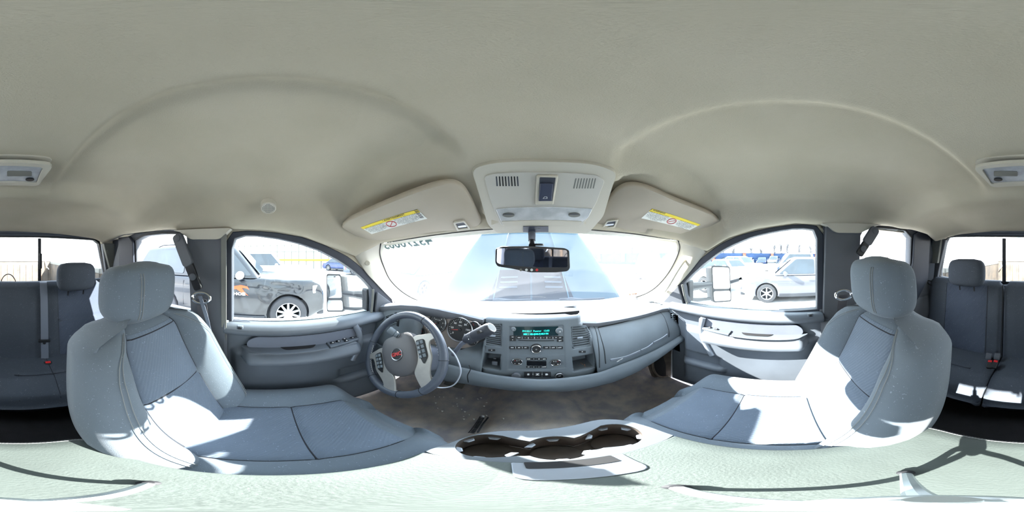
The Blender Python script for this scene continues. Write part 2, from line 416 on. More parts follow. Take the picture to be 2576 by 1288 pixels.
# front door window frames --------------------------------------------
GLI = [[(583, 808), (583, 700), (583, 625)], [(583, 625), (585, 604), (600, 592), (640, 592), (700, 600), (755, 613), (805, 630), (857, 657), (894, 683), (922, 708), (939, 728)], [(939, 728), (937, 760), (932, 797)], [(932, 797), (870, 808), (780, 814), (690, 814), (583, 808)]]
GLO = [[(567, 822), (567, 700), (567, 610)], [(567, 610), (572, 592), (588, 581), (640, 580), (690, 584), (765, 597), (833, 623), (884, 650), (922, 684), (960, 727), (985, 751)], [(985, 751), (990, 765), (985, 790)], [(985, 790), (900, 818), (800, 826), (690, 828), (567, 822)]]
fr1, O1, I1 = segring('door_1', GLO, GLI, fL(.022), fL(.022), (-.05, 0, 0), M['seal'], None); struct(fr1); fr1['label'] = 'front door on the steering wheel side with dark window surround'
GRI = [[(2056, 778), (2056, 700), (2056, 600)], [(2056, 600), (2053, 580), (2040, 574), (1990, 575), (1940, 584), (1895, 594), (1850, 612), (1810, 633), (1770, 663), (1740, 690), (1716, 716)], [(1716, 716), (1722, 745), (1732, 772)], [(1732, 772), (1800, 781), (1880, 785), (1960, 784), (2056, 778)]]
GRO = [[(2072, 792), (2072, 700), (2072, 590)], [(2072, 590), (2066, 572), (2045, 564), (1990, 565), (1930, 574), (1880, 585), (1830, 603), (1790, 628), (1750, 661), (1715, 700), (1690, 728)], [(1690, 728), (1682, 748), (1690, 772)], [(1690, 772), (1790, 794), (1880, 798), (1960, 797), (2072, 792)]]
fr2, O2, I2 = segring('door_2', GRO, GRI, fR(.022), fR(.022), (.05, 0, 0), M['seal'], None); struct(fr2); fr2['label'] = 'front passenger door with dark window surround'
def pane(name, I, dx, m=None):
    o = MB().prism([p + V(dx, 0, 0) for p in I], (.004 * (1 if dx > 0 else -1), 0, 0)).build(name, m or M['glass'], smooth=0); return struct(o)
def grow(I, k):
    c = sum(I, V(0, 0, 0)) / len(I); return [c + (p - c) * k for p in I]
pane('window_2', grow(I1, 1.02), -.018); pane('window_3', grow(I2, 1.02), .018)
# sail triangles
def sail(pts, f, vec, parent):
    q = rnd([P(*p, f=f) for p in pts], .012)
    MB().prism(q, vec).build('sail_panel', M['pillar'], parent, bevel=.004)
sail([(946, 733), (998, 772), (975, 789), (940, 797)], fL(.026), (.012, 0, 0), fr1)
sail([(1708, 718), (1665, 765), (1690, 772), (1724, 772)], fR(.026), (-.012, 0, 0), fr2)
# grey channel line beside the sails
MB().tube([P(*p, f=fL(.03)) for p in [(939, 728), (937, 760), (933, 797)]], .006).build('window_channel', M['trimg'], fr1)
MB().tube([P(*p, f=fR(.03)) for p in [(1716, 716), (1722, 745), (1732, 772)]], .006).build('window_channel', M['trimg'], fr2)

# rear side windows -----------------------------------------------------
RLI = [[(492, 786), (484, 700), (474, 592)], [(474, 592), (450, 588), (411, 587), (365, 592), (343, 604)], [(343, 604), (345, 680), (350, 752)], [(350, 752), (400, 765), (432, 772), (492, 786)]]
RLO = [[(569, 830), (569, 700), (569, 582)], [(569, 582), (500, 580), (425, 579), (340, 586), (300, 606)], [(300, 606), (285, 660), (272, 740)], [(272, 740), (340, 770), (430, 795), (569, 830)]]
def segring3(name, outer, inner, f, vec, m):
    return segring(name, outer, inner, f, f, vec, m, None)
rw1, O3, I3 = segring3('wall_left', RLO, RLI, fL(.02), (-.05, 0, 0), M['pillar']); struct(rw1)
RRI = [[(2152, 778), (2158, 700), (2162, 592)], [(2162, 592), (2170, 576), (2220, 574), (2275, 579), (2291, 598)], [(2291, 598), (2289, 660), (2272, 745)], [(2272, 745), (2230, 758), (2190, 768), (2152, 778)]]
RRO = [[(2070, 800), (2070, 700), (2070, 568)], [(2070, 568), (2120, 564), (2220, 568), (2310, 577), (2340, 600)], [(2340, 600), (2352, 660), (2362, 730)], [(2362, 730), (2290, 765), (2200, 785), (2070, 800)]]
rw2, O4, I4 = segring3('wall_right', RRO, RRI, fR(.02), (.05, 0, 0), M['pillar']); struct(rw2)
pane('window_4', grow(I3, 1.02), -.02, M['gdark']); pane('window_5', grow(I4, 1.02), .02, M['gdark'])
# rubber gaskets round the rear side windows
for I, par in ((I3, rw1), (I4, rw2)):
    s = 1 if par is rw1 else -1
    MB().ring(grow([p + V(s * .002, 0, 0) for p in I], 1.035), grow([p + V(s * .002, 0, 0) for p in I], .985), (s * .008, 0, 0)).build('gasket', M['black'], par, bevel=.002)

# rear wall with three-pane window ------------------------------------------
YR = -1.12
def PR(px, py, y=YR): return P(px, py, y=y)
op = [PR(265, 700), PR(247, 612), PR(241, 605), PR(103, 597), PR(36, 597), PR(2531, 596), PR(2440, 596), PR(2388, 597), PR(2381, 602), PR(2364, 690), PR(2368, 697), PR(2440, 703), PR(2523, 707), PR(36, 711), PR(100, 712), PR(200, 712), PR(261, 709)]
opr = resample(op, 72)
ow = []
for p in opr:
    c = V(.04, YR, -.02); d = p - c; k = min((.80 if d.x > 0 else .80) / max(1e-6, abs(d.x)), (.19 if d.z > 0 else .36) / max(1e-6, abs(d.z)))
    ow.append(c + d * k)
wr = MB().ring(ow, opr, (0, -.03, 0)).build('wall_back', M['pillar'], bevel=0); struct(wr)
# dark window surround
MB().ring([V(p.x * 1.0, p.y + .012, p.z) + (p - V(.04, YR, -.02)) * .045 for p in opr], [p + V(0, .012, 0) for p in opr], (0, -.03, 0)).build('window_frame', M['black'], wr, bevel=.003)
for zz, mm in ((.158, 'seal'), (.168, 'pillar')):
    a = [P(x, y, y=YR + .02) for x, y in [(246, 600), (150, 591), (36, 587), (2500, 587), (2391, 593)]]
    MB().tube([p + V(0, .01, (zz - .158) * .9) for p in cr(a, 6, False)], .007, 6).build('header_strip', M[mm], wr)
zb = -.185
def bar(px0, px1, name, parent):
    a = PR(px0, 600); b = PR(px1, 600); c = PR(px0, 712); d = PR(px1, 712)
    MB().prism([a, b, d, c], (0, .014, 0)).build(name, M['black'], parent, bevel=.003)
bar(95, 103, 'window_divider', wr); bar(2522, 2531, 'window_divider', wr)
lat = [PR(103, 637, YR + .016), PR(105.5, 639, YR + .016), PR(105, 675, YR + .016), PR(99, 678, YR + .016), PR(98, 637, YR + .016)]
MB().prism(lat, (0, .012, 0)).build('slider_latch', M['black'], wr, bevel=.002)
for i, (a, b) in enumerate(((2364, 2522), (2531, 2576 + 94), (103 + 2576, 265 + 2576))):
    pts = [PR(a, 597, YR - .012), PR(b, 597, YR - .012), PR(b, 713, YR - .012), PR(a, 713, YR - .012)]
    if i == 2: pts = [PR(103, 596, YR - .012), PR(244, 600, YR - .012), PR(266, 712, YR - .012), PR(103, 713, YR - .012)]
    if i == 0: pts = [PR(2381, 594, YR - .012), PR(2522, 594, YR - .012), PR(2522, 709, YR - .012), PR(2361, 700, YR - .012)]
    struct(MB().prism(pts, (0, -.004, 0)).build('window_%d' % (6 + i), M['gclear'], smooth=0))
# sill rail below the rear window
MB().loft([[V(x, YR + .0, -.195), V(x, YR + .05, -.20), V(x, YR + .06, -.225), V(x, YR, -.24)] for x in (-.74, .80)]).build('sill_rail', M['seal'], wr, bevel=.004)

# lower side walls, rear wall below window, floor -------------------------------------
def lower(name, X, s):
    mb = MB()
    rows = []
    for y in [-1.13, -1.0, -.8, -.6, -.4, -.19]:
        rows.append([V(X(-.2, .0), y, -.32 + (.03 if s > 0 else 0)), V(X(-.4, .05), y, -.36), V(X(-.4, .06), y, -.45), V(X(-.4, .03), y, -.60), V(X(-.4, .05), y, -1.06)])
    o = mb.grid(rows).build(name, M['pillar'], rw1 if s < 0 else rw2, solid=0); q = o.modifiers.new('s', 'SOLIDIFY'); q.thickness = .03; q.offset = 0
    return o
lower('lower_trim', XL, -1); lower('lower_trim', XR, 1)
fl = MB(); rows = []
for i in range(33):
    x = -.78 + i * 1.64 / 32; h = .12 * math.exp(-((x - CX) / .20) ** 4)
    col = []
    for y, z in [(-1.13, -1.02), (-.9, -1.04), (-.3, -1.06), (.3, -1.06), (.6, -1.05), (.85, -1.02), (1.0, -.93), (1.15, -.75), (1.22, -.45), (1.22, -.38)]:
        hh = h * (1 if y > -.2 else .5)
        col.append(V(x, y - hh * .3, z + hh * (1 if z < -.7 else .3)))
    rows.append(cr(col, 3, False))
floor = struct(fl.grid(rows).build('floor', M['carpet'], smooth=60)); q = floor.modifiers.new('s', 'SOLIDIFY'); q.thickness = .03; q.offset = 0
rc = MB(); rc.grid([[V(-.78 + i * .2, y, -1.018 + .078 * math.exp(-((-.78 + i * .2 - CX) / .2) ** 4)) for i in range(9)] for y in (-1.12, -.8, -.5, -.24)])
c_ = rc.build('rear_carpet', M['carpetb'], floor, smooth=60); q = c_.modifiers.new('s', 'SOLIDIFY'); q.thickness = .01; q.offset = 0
MB().box((.04, YR, -.65), (1.6, .03, .9)).build('back_panel', M['pillar'], wr)
# ---------------------------------------------------------------- front door panels
def bump1(v, a, b, s): return sstep(a - s, a, v) * (1 - sstep(b, b + s, v))
def door_panel(par, s, dz, X):
    def h(y, z):
        z -= dz
        u = .034 + .036 * math.exp(-((z + .350) / .016) ** 2)*.6
        u += .022 * bump1(z, -.36, -.30, .012)
        my = bump1(y, -.095, .44, .02)
        u += .070 * bump1(y, -.075, .37, .05) * bump1(z, -.486, -.4465, .0065)
        u += .034 * bump1(y, -.13, .50, .05) * bump1(z, -.90, -.482, .03)
        u -= .014 * bump1(y, .245, .262, .003) * bump1(z, -.49, -.44, .002) * 0
        u -= .020 * bump1(y, .32, .50, .03) * bump1(z, -.70, -.63, .012)
        u += .018 * bump1(y, .30, .52, .03) * bump1(z, -.725, -.705, .008)
        return u
    rows = []; NY = 110; NZ = 170
    zt = -.332 + dz
    for j in range(NZ + 1):
        z = zt - (j / NZ) * .64
        rows.append([V(X(-.4, h(-.20 + i * .84 / NY, z)), -.20 + i * .84 / NY, z) for i in range(NY + 1)])
    rows = [[V(X(-.3, .0), p.y, zt) for p in rows[0]]] + rows
    o = MB().grid(rows).build('door_panel', M['panel'], par, smooth=60); q = o.modifiers.new('s', 'SOLIDIFY'); q.thickness = .02; q.offset = 0
    MB().box((X(-.4, -.02), .22, -.66 + dz), (.03, .84, .68)).build('door_skin', M['paint'], par)
    def pp(y, z, u): return V(X(-.4, u), y, z + dz)
    def plate(name, ol, u, t, m, rad=.01, bev=.002, label=None):
        q = rnd([pp(y, z, u) for y, z in ol], rad); return MB().prism(q, (-s * t, 0, 0)).build(name, m, o_, bevel=bev, label=label)
    o_ = o
    # dark cloth insert
    plate('cloth_insert', [(-.10, -.4365), (-.10, -.40), (-.06, -.374), (.42, -.374), (.435, -.385), (.435, -.4365)], .0565, .016, M['panel2'], .02)
    # armrest pad top and grab cup
    q = cr([pp(y, -.4375, u) for y, u in [(-.10, .05), (-.09, .10), (-.04, .122), (.10, .127), (.22, .124), (.243, .118), (.243, .05)]], 5)
    MB().prism(q, (0, 0, .004)).build('armrest_pad', M['panel'], o, bevel=.002)
    q = rnd([pp(y, -.4330, u) for y, u in [(.035, .060), (.205, .060), (.180, .098), (.060, .098)]], .018)
    MB().prism(q, (0, 0, .002)).build('pull_cup', M['dark'], o)
    q = rnd([pp(y, -.4375, u) for y, u in [(.247, .05), (.40, .05), (.40, .10), (.247, .119)]], .004)
    sw = MB().prism(q, (0, 0, .010)).build('switch_bank', M['panel'], o, bevel=.002)
    ks = [(.270, .088), (.300, .085), (.335, .095), (.335, .072), (.375, .080)] if s < 0 else [(.325, .085), (.365, .080)]
    for y, u in ks:
        MB().box(pp(y, -.4255, u), (.014, .020, .006)).build('switch', M['black'], sw, bevel=.002)
        MB().box(pp(y, -.4222, u + .004), (.006, .006, .0008)).build('switch_mark', M['white'], sw)
    # pocket lens / recess under the armrest
    q = rnd([pp(y, z, .0705) for y, z in [(.045, -.497), (.235, -.497), (.220, -.540), (.062, -.540)]], .02)
    inn = rnd([pp(y, z, .0705) for y, z in [(.053, -.502), (.227, -.502), (.213, -.534), (.069, -.534)]], .016)
    MB().ring(q, inn, (-s * .010, 0, 0)).build('pocket_rim', M['trimg'], o, bevel=.003)
    MB().prism(inn, (-s * .006, 0, 0)).build('pocket_back', M['panel2'] if s > 0 else M['trimg'], o)
    # tall satin grab handle
    hp = [P(*a, f=(fL if s < 0 else fR)(.08)) for a in ([(893, 817), (903, 838), (905, 862), (899, 884), (888, 906)] if s < 0 else [(1769, 799), (1764, 825), (1768, 850), (1779, 873), (1791, 894)])]
    MB().tube(cr(hp, 5, False), .016, 12, flat=.7).build('grab_handle', M['silver'], o)
    # inner door release
    # lock button near the window
    lk = P(604, 823, f=fL(.085)) if s < 0 else P(2038, 792, f=fR(.085))
    MB().box(lk, (.02, .026, .016)).build('lock_bezel', M['panel'], o, bevel=.003); MB().box(lk + V(-s * .008, 0, 0), (.012, .014, .012)).build('lock_button', M['black'], o, bevel=.002)
    # pocket pull at lower front
    return o
dp1 = door_panel(fr1, -1, 0.0, XL); dp2 = door_panel(fr2, 1, .028, XR)

# B pillars, beige caps, seat belt hardware --------------------------------------
def quad(name, pts, f, vec, m, parent, rad=.01, bevel=.004, label=None):
    return MB().prism(rnd([P(*p, f=f) for p in pts], rad), vec).build(name, m, parent, bevel=bevel, label=label)
bp1 = quad('trim_4', [(476, 590), (566, 590), (570, 700), (572, 1010), (498, 990), (490, 760)], fL(.028), (.03, 0, 0), M['pillar'], None, .008); struct(bp1)
quad('pillar_facing', [(557, 600), (570, 588), (570, 860), (558, 880)], fL(.062), (.006, 0, 0), M['trimg'], bp1, .004, .002)
bp2 = quad('trim_5', [(2074, 572), (2160, 574), (2150, 760), (2140, 960), (2060, 980), (2068, 790)], fR(.028), (-.03, 0, 0), M['pillar'], None, .008); struct(bp2)
# beige caps that carry the belt arms
def cap(pts, f, vec, parent): quad('beige_cap', pts, f, vec, M['beige'], parent, .012, .006)
cap([(444, 582), (588, 577), (580, 583), (562, 601), (552, 604), (488, 604), (470, 592), (462, 585)], fL(.035), (.035, 0, 0), bp1)
cap([(2060, 565), (2212, 567), (2190, 572), (2158, 588), (2102, 588), (2090, 583), (2078, 571)], fR(.035), (-.035, 0, 0), bp2)
# rear corner trims
quad('corner_trim', [(303, 598), (330, 596), (340, 610), (342, 700), (347, 752), (322, 750), (305, 700)], fL(.026), (.02, 0, 0), M['seal'], rw1, .006)
quad('corner_trim', [(2336, 584), (2306, 582), (2296, 590), (2292, 660), (2276, 745), (2300, 760), (2330, 700)], fR(.026), (-.02, 0, 0), M['seal'], rw2, .006)
def rq(pts, m, y, name='corner_post', t=.03): return MB().prism(rnd([P(*p, y=y) for p in pts], .006), (0, t, 0)).build(name, M[m], wr, bevel=.004)
rq([(252, 612), (304, 612), (306, 760), (274, 760), (262, 680)], 'pillar', -1.08); rq([(2384, 604), (2338, 602), (2330, 760), (2352, 760), (2366, 680)], 'pillar', -1.08)
rq([(256, 613), (282, 613), (292, 640), (294, 668), (288, 677), (272, 677)], 'trimg', -1.05, 'corner_cap'); rq([(2373, 602), (2352, 602), (2344, 640), (2342, 656), (2348, 662), (2363, 662)], 'trimg', -1.05, 'corner_cap')
rq([(250, 600), (306, 600), (300, 614), (252, 614)], 'liner', -1.075, 'liner_drop'); rq([(2392, 590), (2334, 588), (2334, 601), (2380, 601)], 'liner', -1.075, 'liner_drop')
for q in ((272, 633), (2360, 621)):
    MB(frame(P(*q, y=-1.018), (1, 0, 0), (0, 1, 0))).lathe([(.013, -.004), (.013, .001), (.011, .002)], 20).build('screw_cap', M['trimg'], wr)

# fillers that close the cab behind the trims
for nm_, par, x_, dz_, s_ in (('corner_panel', rw1, -.735, 0, -1), ('corner_panel', rw2, .815, .03, 1)):
    MB().box((x_, -1.02, -.12 + dz_), (.03, .26, .60)).build(nm_, M['pillar'], par)
    MB().box((x_ - s_ * .022, -.62, .157 + dz_), (.05, 1.06, .075)).build('side_header', M['liner'], par)
for O_, s_, par in ((O1, -1, fr1), (O2, 1, fr2)):
    top = [p + V(s_ * .020, 0, .012) for p in O_[17:34]]
    MB().tube(top, .020, 8).build('header_edge', M['liner'], par, smooth=180)
# ================================================================ dashboard
DB = thing('dashboard', 'grey plastic dashboard spanning the cab under the windshield', 'dashboard', (CX, .75, -.45))
def interp(tab, x):
    if x <= tab[0][0]: return tab[0][1:]
    for a, b in zip(tab, tab[1:]):
        if x <= b[0]:
            t = (x - a[0]) / (b[0] - a[0]); return tuple(lerp(p, q, t) for p, q in zip(a[1:], b[1:]))
    return tab[-1][1:]
ST = lambda p: p.y - (.70 + .2 * (p.z + .28))
NS = V(0, -1, .2).normalized()
crp = [(985, 769, .59), (1010, 767, .60), (1050, 769, .62), (1100, 777, .64), (1160, 790, .665), (1213, 803, .685), (1219, 800, .70), (1280, 806, .70), (1350, 809, .70), (1430, 806, .70), (1462, 811, .705), (1500, 812, .715), (1560, 803, .715), (1620, 790, .70), (1665, 777, .68), (1690, 774, .66)]
ct = []
for a, b_, y in crp:
    p = P(a, b_, y=y); ct.append((p.x, p.y, p.z))
ct = [(-.75, .56, ct[0][2] - .03)] + ct + [(.835, .63, ct[-1][2] - .03)]
rows = [[] for _ in range(9)]
xs = sorted(set([-.75, .835] + [c[0] for c in ct] + [-.75 + i * .03 for i in range(53)]))
for x in xs:
    y, z = interp(ct, x); yb = yws(x, -.36) + .01
    prof = [(y + .02, z - .05), (y + .004, z - .012), (y, z - .003), (y + .012, z + .003), (y + .05, z + .004), (lerp(y, yb, .35), lerp(z, -.345, .35) + .004), (lerp(y, yb, .7), lerp(z, -.352, .7) + .004), (yb - .03, -.356), (yb + .03, -.372)]
    for r_, (yy, zz) in zip(rows, prof): r_.append(V(x, yy, zz))
pad = MB().grid(rows).build('dash_pad', M['dashtop'], DB, smooth=50); q = pad.modifiers.new('s', 'SOLIDIFY'); q.thickness = .012; q.offset = 0
# defroster grille
dg_ = MB(); a = P(1222, 772, z=-.325); b_ = P(1448, 769, z=-.325)
yd = a.y; 
dgrl = MB().prism(rnd([V(a.x, a.y - .014, -.322), V(b_.x, a.y - .014, -.322), V(b_.x, a.y + .02, -.326), V(a.x, a.y + .02, -.326)], .008), (0, 0, .003)).build('defroster_grille', M['seal'], DB)
for i in range(24):
    x = lerp(a.x, b_.x, (i + .5) / 24); MB().box((x, a.y + .003, -.3205), (.003, .03, .002)).build('slat', M['dash'], dgrl)
# speaker grille at passenger pillar base
sg = MB(); c0 = P(1655, 766, z=-.335)
spk = MB(frame(c0 + V(.03, .03, .0), (1, 0, 0), (0, 0, 1))).prism(rect(.09, .12, .02), (0, 0, .006)).build('speaker_grille', M['dash'], DB, bevel=.002)
for i in range(7): MB(frame(c0 + V(-.005 + i * .0125, .03, .007), (.9, .4, 0), (0, 0, 1))).box((0, 0, 0), (.004, .09, .002)).build('slot', M['dark'], spk)

def facegrid(name, xa, xb, top, bot, mid, m, nx=30, rec=0):
    """dash face between two curves (functions of x giving (y,z)) bulging by mid towards the cabin"""
    rows = []
    for j in range(9):
        t = j / 8; rows.append([V(x, lerp(top(x)[0], bot(x)[0], t) - mid * math.sin(PI * t) + rec * bump1(x, -.475, -.19, .012) * bump1(lerp(top(x)[1], bot(x)[1], t), -.45, -.10, .02), lerp(top(x)[1], bot(x)[1], t)) for x in [lerp(xa, xb, i / nx) for i in range(nx + 1)]])
    o = MB().grid(rows).build(name, m, DB, smooth=60); q = o.modifiers.new('s', 'SOLIDIFY'); q.thickness = .012; q.offset = 0; return o
def ctop(x): y, z = interp(ct, x); return (y + .012, z - .02)
def tabf(px):
    t = sorted([(P(a, b, y=y).x, y, P(a, b, y=y).z) for a, b, y in px]); return lambda x: interp(t, x)
rollT = [(960, 870, .52), (1020, 892, .57), (1090, 908, .60), (1142, 920, .61), (1178, 928, .62), (1230, 941, .62), (1287, 949, .615), (1358, 955, .61), (1421, 951, .61), (1500, 939, .61), (1560, 917, .61), (1640, 885, .60), (1700, 852, .58)]
rollB = [(960, 915, .55), (1020, 935, .58), (1090, 950, .60), (1138, 960, .61), (1170, 963, .61), (1243, 974, .61), (1285, 980, .605), (1358, 980, .60), (1421, 983, .60), (1484, 974, .60), (1540, 960, .60), (1600, 935, .595), (1650, 905, .59), (1705, 862, .57)]
rt, rb = tabf(rollT), tabf(rollB)
facegrid('driver_face', -.72, -.175, ctop, rt, .006, M['dash'], 60, rec=.07)
pf = facegrid('passenger_face', .285, .80, ctop, rt, .03, M['dash'])
roll = facegrid('knee_roll', -.72, .80, lambda x: (rt(x)[0] - .004, rt(x)[1] + .006), rb, .022, M['dash'], 50)
facegrid('roll_underside', -.72, .80, rb, lambda x: (rb(x)[0] + .28, rb(x)[1] + .03), 0, M['black'], 30)
# end caps
for x in (-.735, .80): MB().prism([V(x, .60, -.30), V(x, 1.0, -.34), V(x, 1.0, -.62), V(x, .58, -.66)], (.012, 0, 0)).build('end_cap', M['dash'], DB)

# centre stack ------------------------------------------------------
def S(px, py, d=0): return P(px, py, f=ST) + NS * d
xrt = []
for a, b_ in [(1462, 811), (1480, 826), (1493, 848), (1502, 880), (1506, 910), (1500, 940)]:
    p = S(a, b_); xrt.append((-p.z, p.x))
pk = []
def pocket(tl, tr, br, bl, d, e=.004):
    q = [S(*tl), S(*tr), S(*br), S(*bl)]; pk.append(((q[0].x + q[3].x) / 2, (q[1].x + q[2].x) / 2, (q[2].z + q[3].z) / 2, (q[0].z + q[1].z) / 2, d, e))
pocket((1216, 885), (1258, 891), (1259, 930), (1214, 925), .09); pocket((1442, 896), (1489, 890), (1492, 926), (1441, 933), .09)
pocket((1221, 812), (1262, 815), (1262, 872), (1217, 864), .018); pocket((1437, 820), (1476, 818), (1487, 868), (1440, 876), .018)
pocket((1283, 819), (1417, 819), (1419, 925), (1280, 925), .003)
rows = []
z0, z1 = -.281, S(1350, 957).z
for j in range(121):
    z = lerp(z0, z1, j / 120); xl = S(1219, 803).x - .004 * (j / 120); xr = interp([(a, b) for a, b in xrt], -z)[0]
    zz = z - .012 * ((lerp(xl, xr, .5) - CX)) ; row = []
    for i in range(131):
        x = lerp(xl, xr, i / 130); d = 0
        for (a, b_, c, e_, dd, e) in pk: d = max(d, dd * bump1(x, a, b_, e) * bump1(z, c, e_, e))
        zc = z + (.010 * ((x - CX) / .25) ** 2 if j > 60 else 0) * (j - 60) / 60
        edge = .02 * (1 - min(1, (130 - i) / 6.0)) ** 2 + .015 * (1 - min(1, j / 5.0)) ** 2 + .02 * (1 - min(1, i / 5.0)) ** 2
        row.append(V(x, .70 + .2 * (zc + .28) - .006 + d + edge, zc))
    rows.append(row)
stack = MB().grid(rows).build('centre_stack', M['dash'], DB, smooth=50); q = stack.modifiers.new('s', 'SOLIDIFY'); q.thickness = .006; q.offset = 0
MB().box((S(1350, 900).x, .80, -.45), (.44, .05, .33)).build('stack_back', M['dark'], DB)
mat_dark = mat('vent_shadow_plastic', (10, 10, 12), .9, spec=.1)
def vent(parent, tl, tr, br, bl, f, off, ns, tabpx=None, depth=.010, m='dash', rim=True):
    q = [P(*p, f=f) + off for p in (tl, tr, br, bl)]
    n = (q[1] - q[0]).cross(q[3] - q[0]).normalized()
    if n.dot(q[0]) > 0: n = -n
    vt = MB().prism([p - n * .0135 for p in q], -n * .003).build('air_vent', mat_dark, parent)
    if rim:
        o_ = rnd(q, .012); c = sum(o_, V(0, 0, 0)) / len(o_)
        MB().ring([c + (p - c) * 1.05 for p in o_], [c + (p - c) * .97 for p in o_], n * .003).build('vent_rim', M[m], vt, bevel=.001)
    for i in range(ns):
        t = (i + .5) / ns; a = q[0].lerp(q[3], t); b_ = q[1].lerp(q[2], t)
        hs = (q[3] - q[0]).length / ns * .38; MB().prism([a, b_, b_ - n * .012, a - n * .012], (q[3] - q[0]).normalized() * hs).build('slat', M[m], vt)
    for t in (.33, .66):
        a = q[0].lerp(q[1], t); b_ = q[3].lerp(q[2], t); MB().tube([a - n * .014, b_ - n * .014], .0014, 5).build('vane', M['dash'], vt)
    if tabpx:
        p = P(*tabpx, f=f) + off; MB(frame(p + n * .003, q[1] - q[0], n)).box((0, 0, 0), (.026, .009, .008)).build('vent_tab', M['silver' if m != 'dash2' else 'dash'], vt, bevel=.002)
    return vt
o_ = NS * .001
vent(DB, (1222, 813), (1261, 816), (1261, 871), (1218, 863), ST, o_, 11, (1240, 844)); vent(DB, (1438, 821), (1475, 819), (1486, 867), (1441, 875), ST, o_, 9, (1458, 849))
def onst(px, py, d=.0): return frame(S(px, py, .006 + d), (1, 0, 0), NS)
def sz(px0, px1, py): return (S(px1, py) - S(px0, py)).length
def szv(px, py0, py1): return (S(px, py1) - S(px, py0)).length
def splate(name, pts, d, t, m, parent, rad=.003, bevel=.0008):
    return MB().prism(rnd([S(*p, .006 + d) for p in pts], rad), NS * t).build(name, M[m], parent, bevel=bevel)
# radio
rad_ = splate('radio', [(1282, 817), (1418, 817), (1419, 888), (1281, 887)], -.004, .004, 'dash', DB)
splate('radio_display', [(1292, 819), (1404, 820), (1404, 843), (1292, 843)], .0002, .0012, 'lcd', rad_)
text('FM103.7  Passnvr   12:03', .0115, onst(1348, 832, .0018), M['cyan'], 'display_text', rad_, .0002, sx=.98)
text('MIX 1 102.1|103.7|105.9 FM', .0105, onst(1348, 839.5, .0018), M['cyan'], 'display_text', rad_, .0002, sx=.86, bold=.0004)
for px, r_ in ((1292, .0095), (1406, .0135)):
    kb = MB(onst(px, 827 if px < 1300 else 831, 0)).lathe([(r_, 0), (r_, .006), (r_ * .85, .009), (r_ * .8, .010)], 24).build('knob', M['dash'], rad_)
    MB(onst(px, 827 if px < 1300 else 831, 0)).lathe([(r_ * 1.18, 0), (r_ * 1.18, .0015), (r_ * 1.05, .002)], 24).build('knob_ring', M['chromed'], rad_)
text('>', .007, onst(1292, 828, .0105), M['white'], 'knob_mark', rad_, .0002); text('n', .010, onst(1407, 832, .0105), M['white'], 'knob_mark', rad_, .0002, bold=.0005)
for i in range(7):
    px = 1306 + i * 15.3; bt = splate('preset_button', [(px - 6.6, 844.5), (px + 6.6, 844.5), (px + 6.6, 851.5), (px - 6.6, 851.5)], .0, .003, 'black', rad_)
    text(['MENU', '---', '---', '---', '---', '---', 'FM'][i], .0042, onst(px, 847.8, .0032), M['white'], 'button_mark', bt, .0002, bold=.0003)
    if i < 6: text(str(i + 1), .0075, onst(px + 7.7, 848.5, .0034), M['white'], 'button_mark', bt, .0002, bold=.0004)
for (px, py, s_) in [(1290, 846.5, 'FAV'), (1290, 853.5, 'O'), (1408, 848, 'CAT'), (1408, 855.5, 'EJECT')]:
    bt = splate('radio_button', [(px - 7.5, py - 3.2), (px + 8, py - 3.2), (px + 8, py + 3.2), (px - 7.5, py + 3.2)], 0, .003, 'black', rad_); text(s_, .0045, onst(px, py, .0032), M['white'], 'button_mark', bt, .0002, bold=.0003)
splate('disc_slot', [(1304, 854), (1393, 855), (1393, 856.5), (1304, 855.5)], .0005, .001, 'dark', rad_, .0005, 0)
for px, s_ in [(1289, 'BAND'), (1306, 'SEEK'), (1322, 'INFO'), (1374, 'TUNE'), (1391, 'AUDIO'), (1407, 'PHONE')]:
    bt = splate('radio_button', [(px - 8, 869.5), (px + 8, 870), (px + 8, 877), (px - 8, 876.5)], 0, .0025, 'black', rad_); text(s_, .0042, onst(px, 873, .0027), M['white'], 'button_mark', bt, .0002, bold=.0003)
for px in (1297.5, 1314, 1383, 1400): text('I', .009, onst(px, 873, .0028), M['white'], 'button_mark', rad_, .0002, bold=.0004)
vk = MB(onst(1348.5, 875.5, 0)).lathe([(.0245, 0), (.0245, .004), (.0215, .005), (.0215, .012), (.0175, .013), (.0165, .0115), (0.0005, .0115)], 36).build('volume_knob', M['black'], rad_)
MB(onst(1348.5, 875.5, 0)).lathe([(.0215, .0121), (.0195, .0142), (.0175, .0131)], 36, cap=False).build('chrome_ring', M['chrome'], vk); text('O', .008, onst(1348.5, 876, .012), M['white'], 'power_mark', vk, .0002)
# climate panel
cl_ = splate('climate_panel', [(1281, 889), (1419, 890), (1420, 925), (1280, 924)], -.004, .0045, 'dash', DB)
for px in (1301, 1397):
    kb = MB(onst(px, 908 if px < 1350 else 910, .0)).prism(ell(.0215, .0165, 32), (0, 0, .006)).build('climate_dial', M['black'], cl_, bevel=.002)
    c = [V(p.x, p.y, .006) for p in ell(.0215, .0165, 32)]; MB(onst(px, 908 if px < 1350 else 910, .0)).tube(c, .0014, 6, closed=True).build('chrome_ring', M['chrome'], kb)
    for dx, dy, s_, m in [(-5, -2.5, '^', 'redtext' if px < 1350 else 'white'), (0, -3.2, 'I', 'white'), (5, -2.5, '*' if px < 1350 else '^', 'white' if px < 1350 else 'redtext'), (-5, 3.5, '-', 'white'), (5, 3.5, 'o', 'white')]:
        text(s_, .009, onst(px + dx, (908 if px < 1350 else 910) + dy, .0065), M[m], 'dial_mark', kb, .0002, bold=.0004)
splate('climate_display', [(1325, 906), (1374, 906.5), (1374, 918), (1325, 917.5)], .001, .001, 'gloss', cl_)
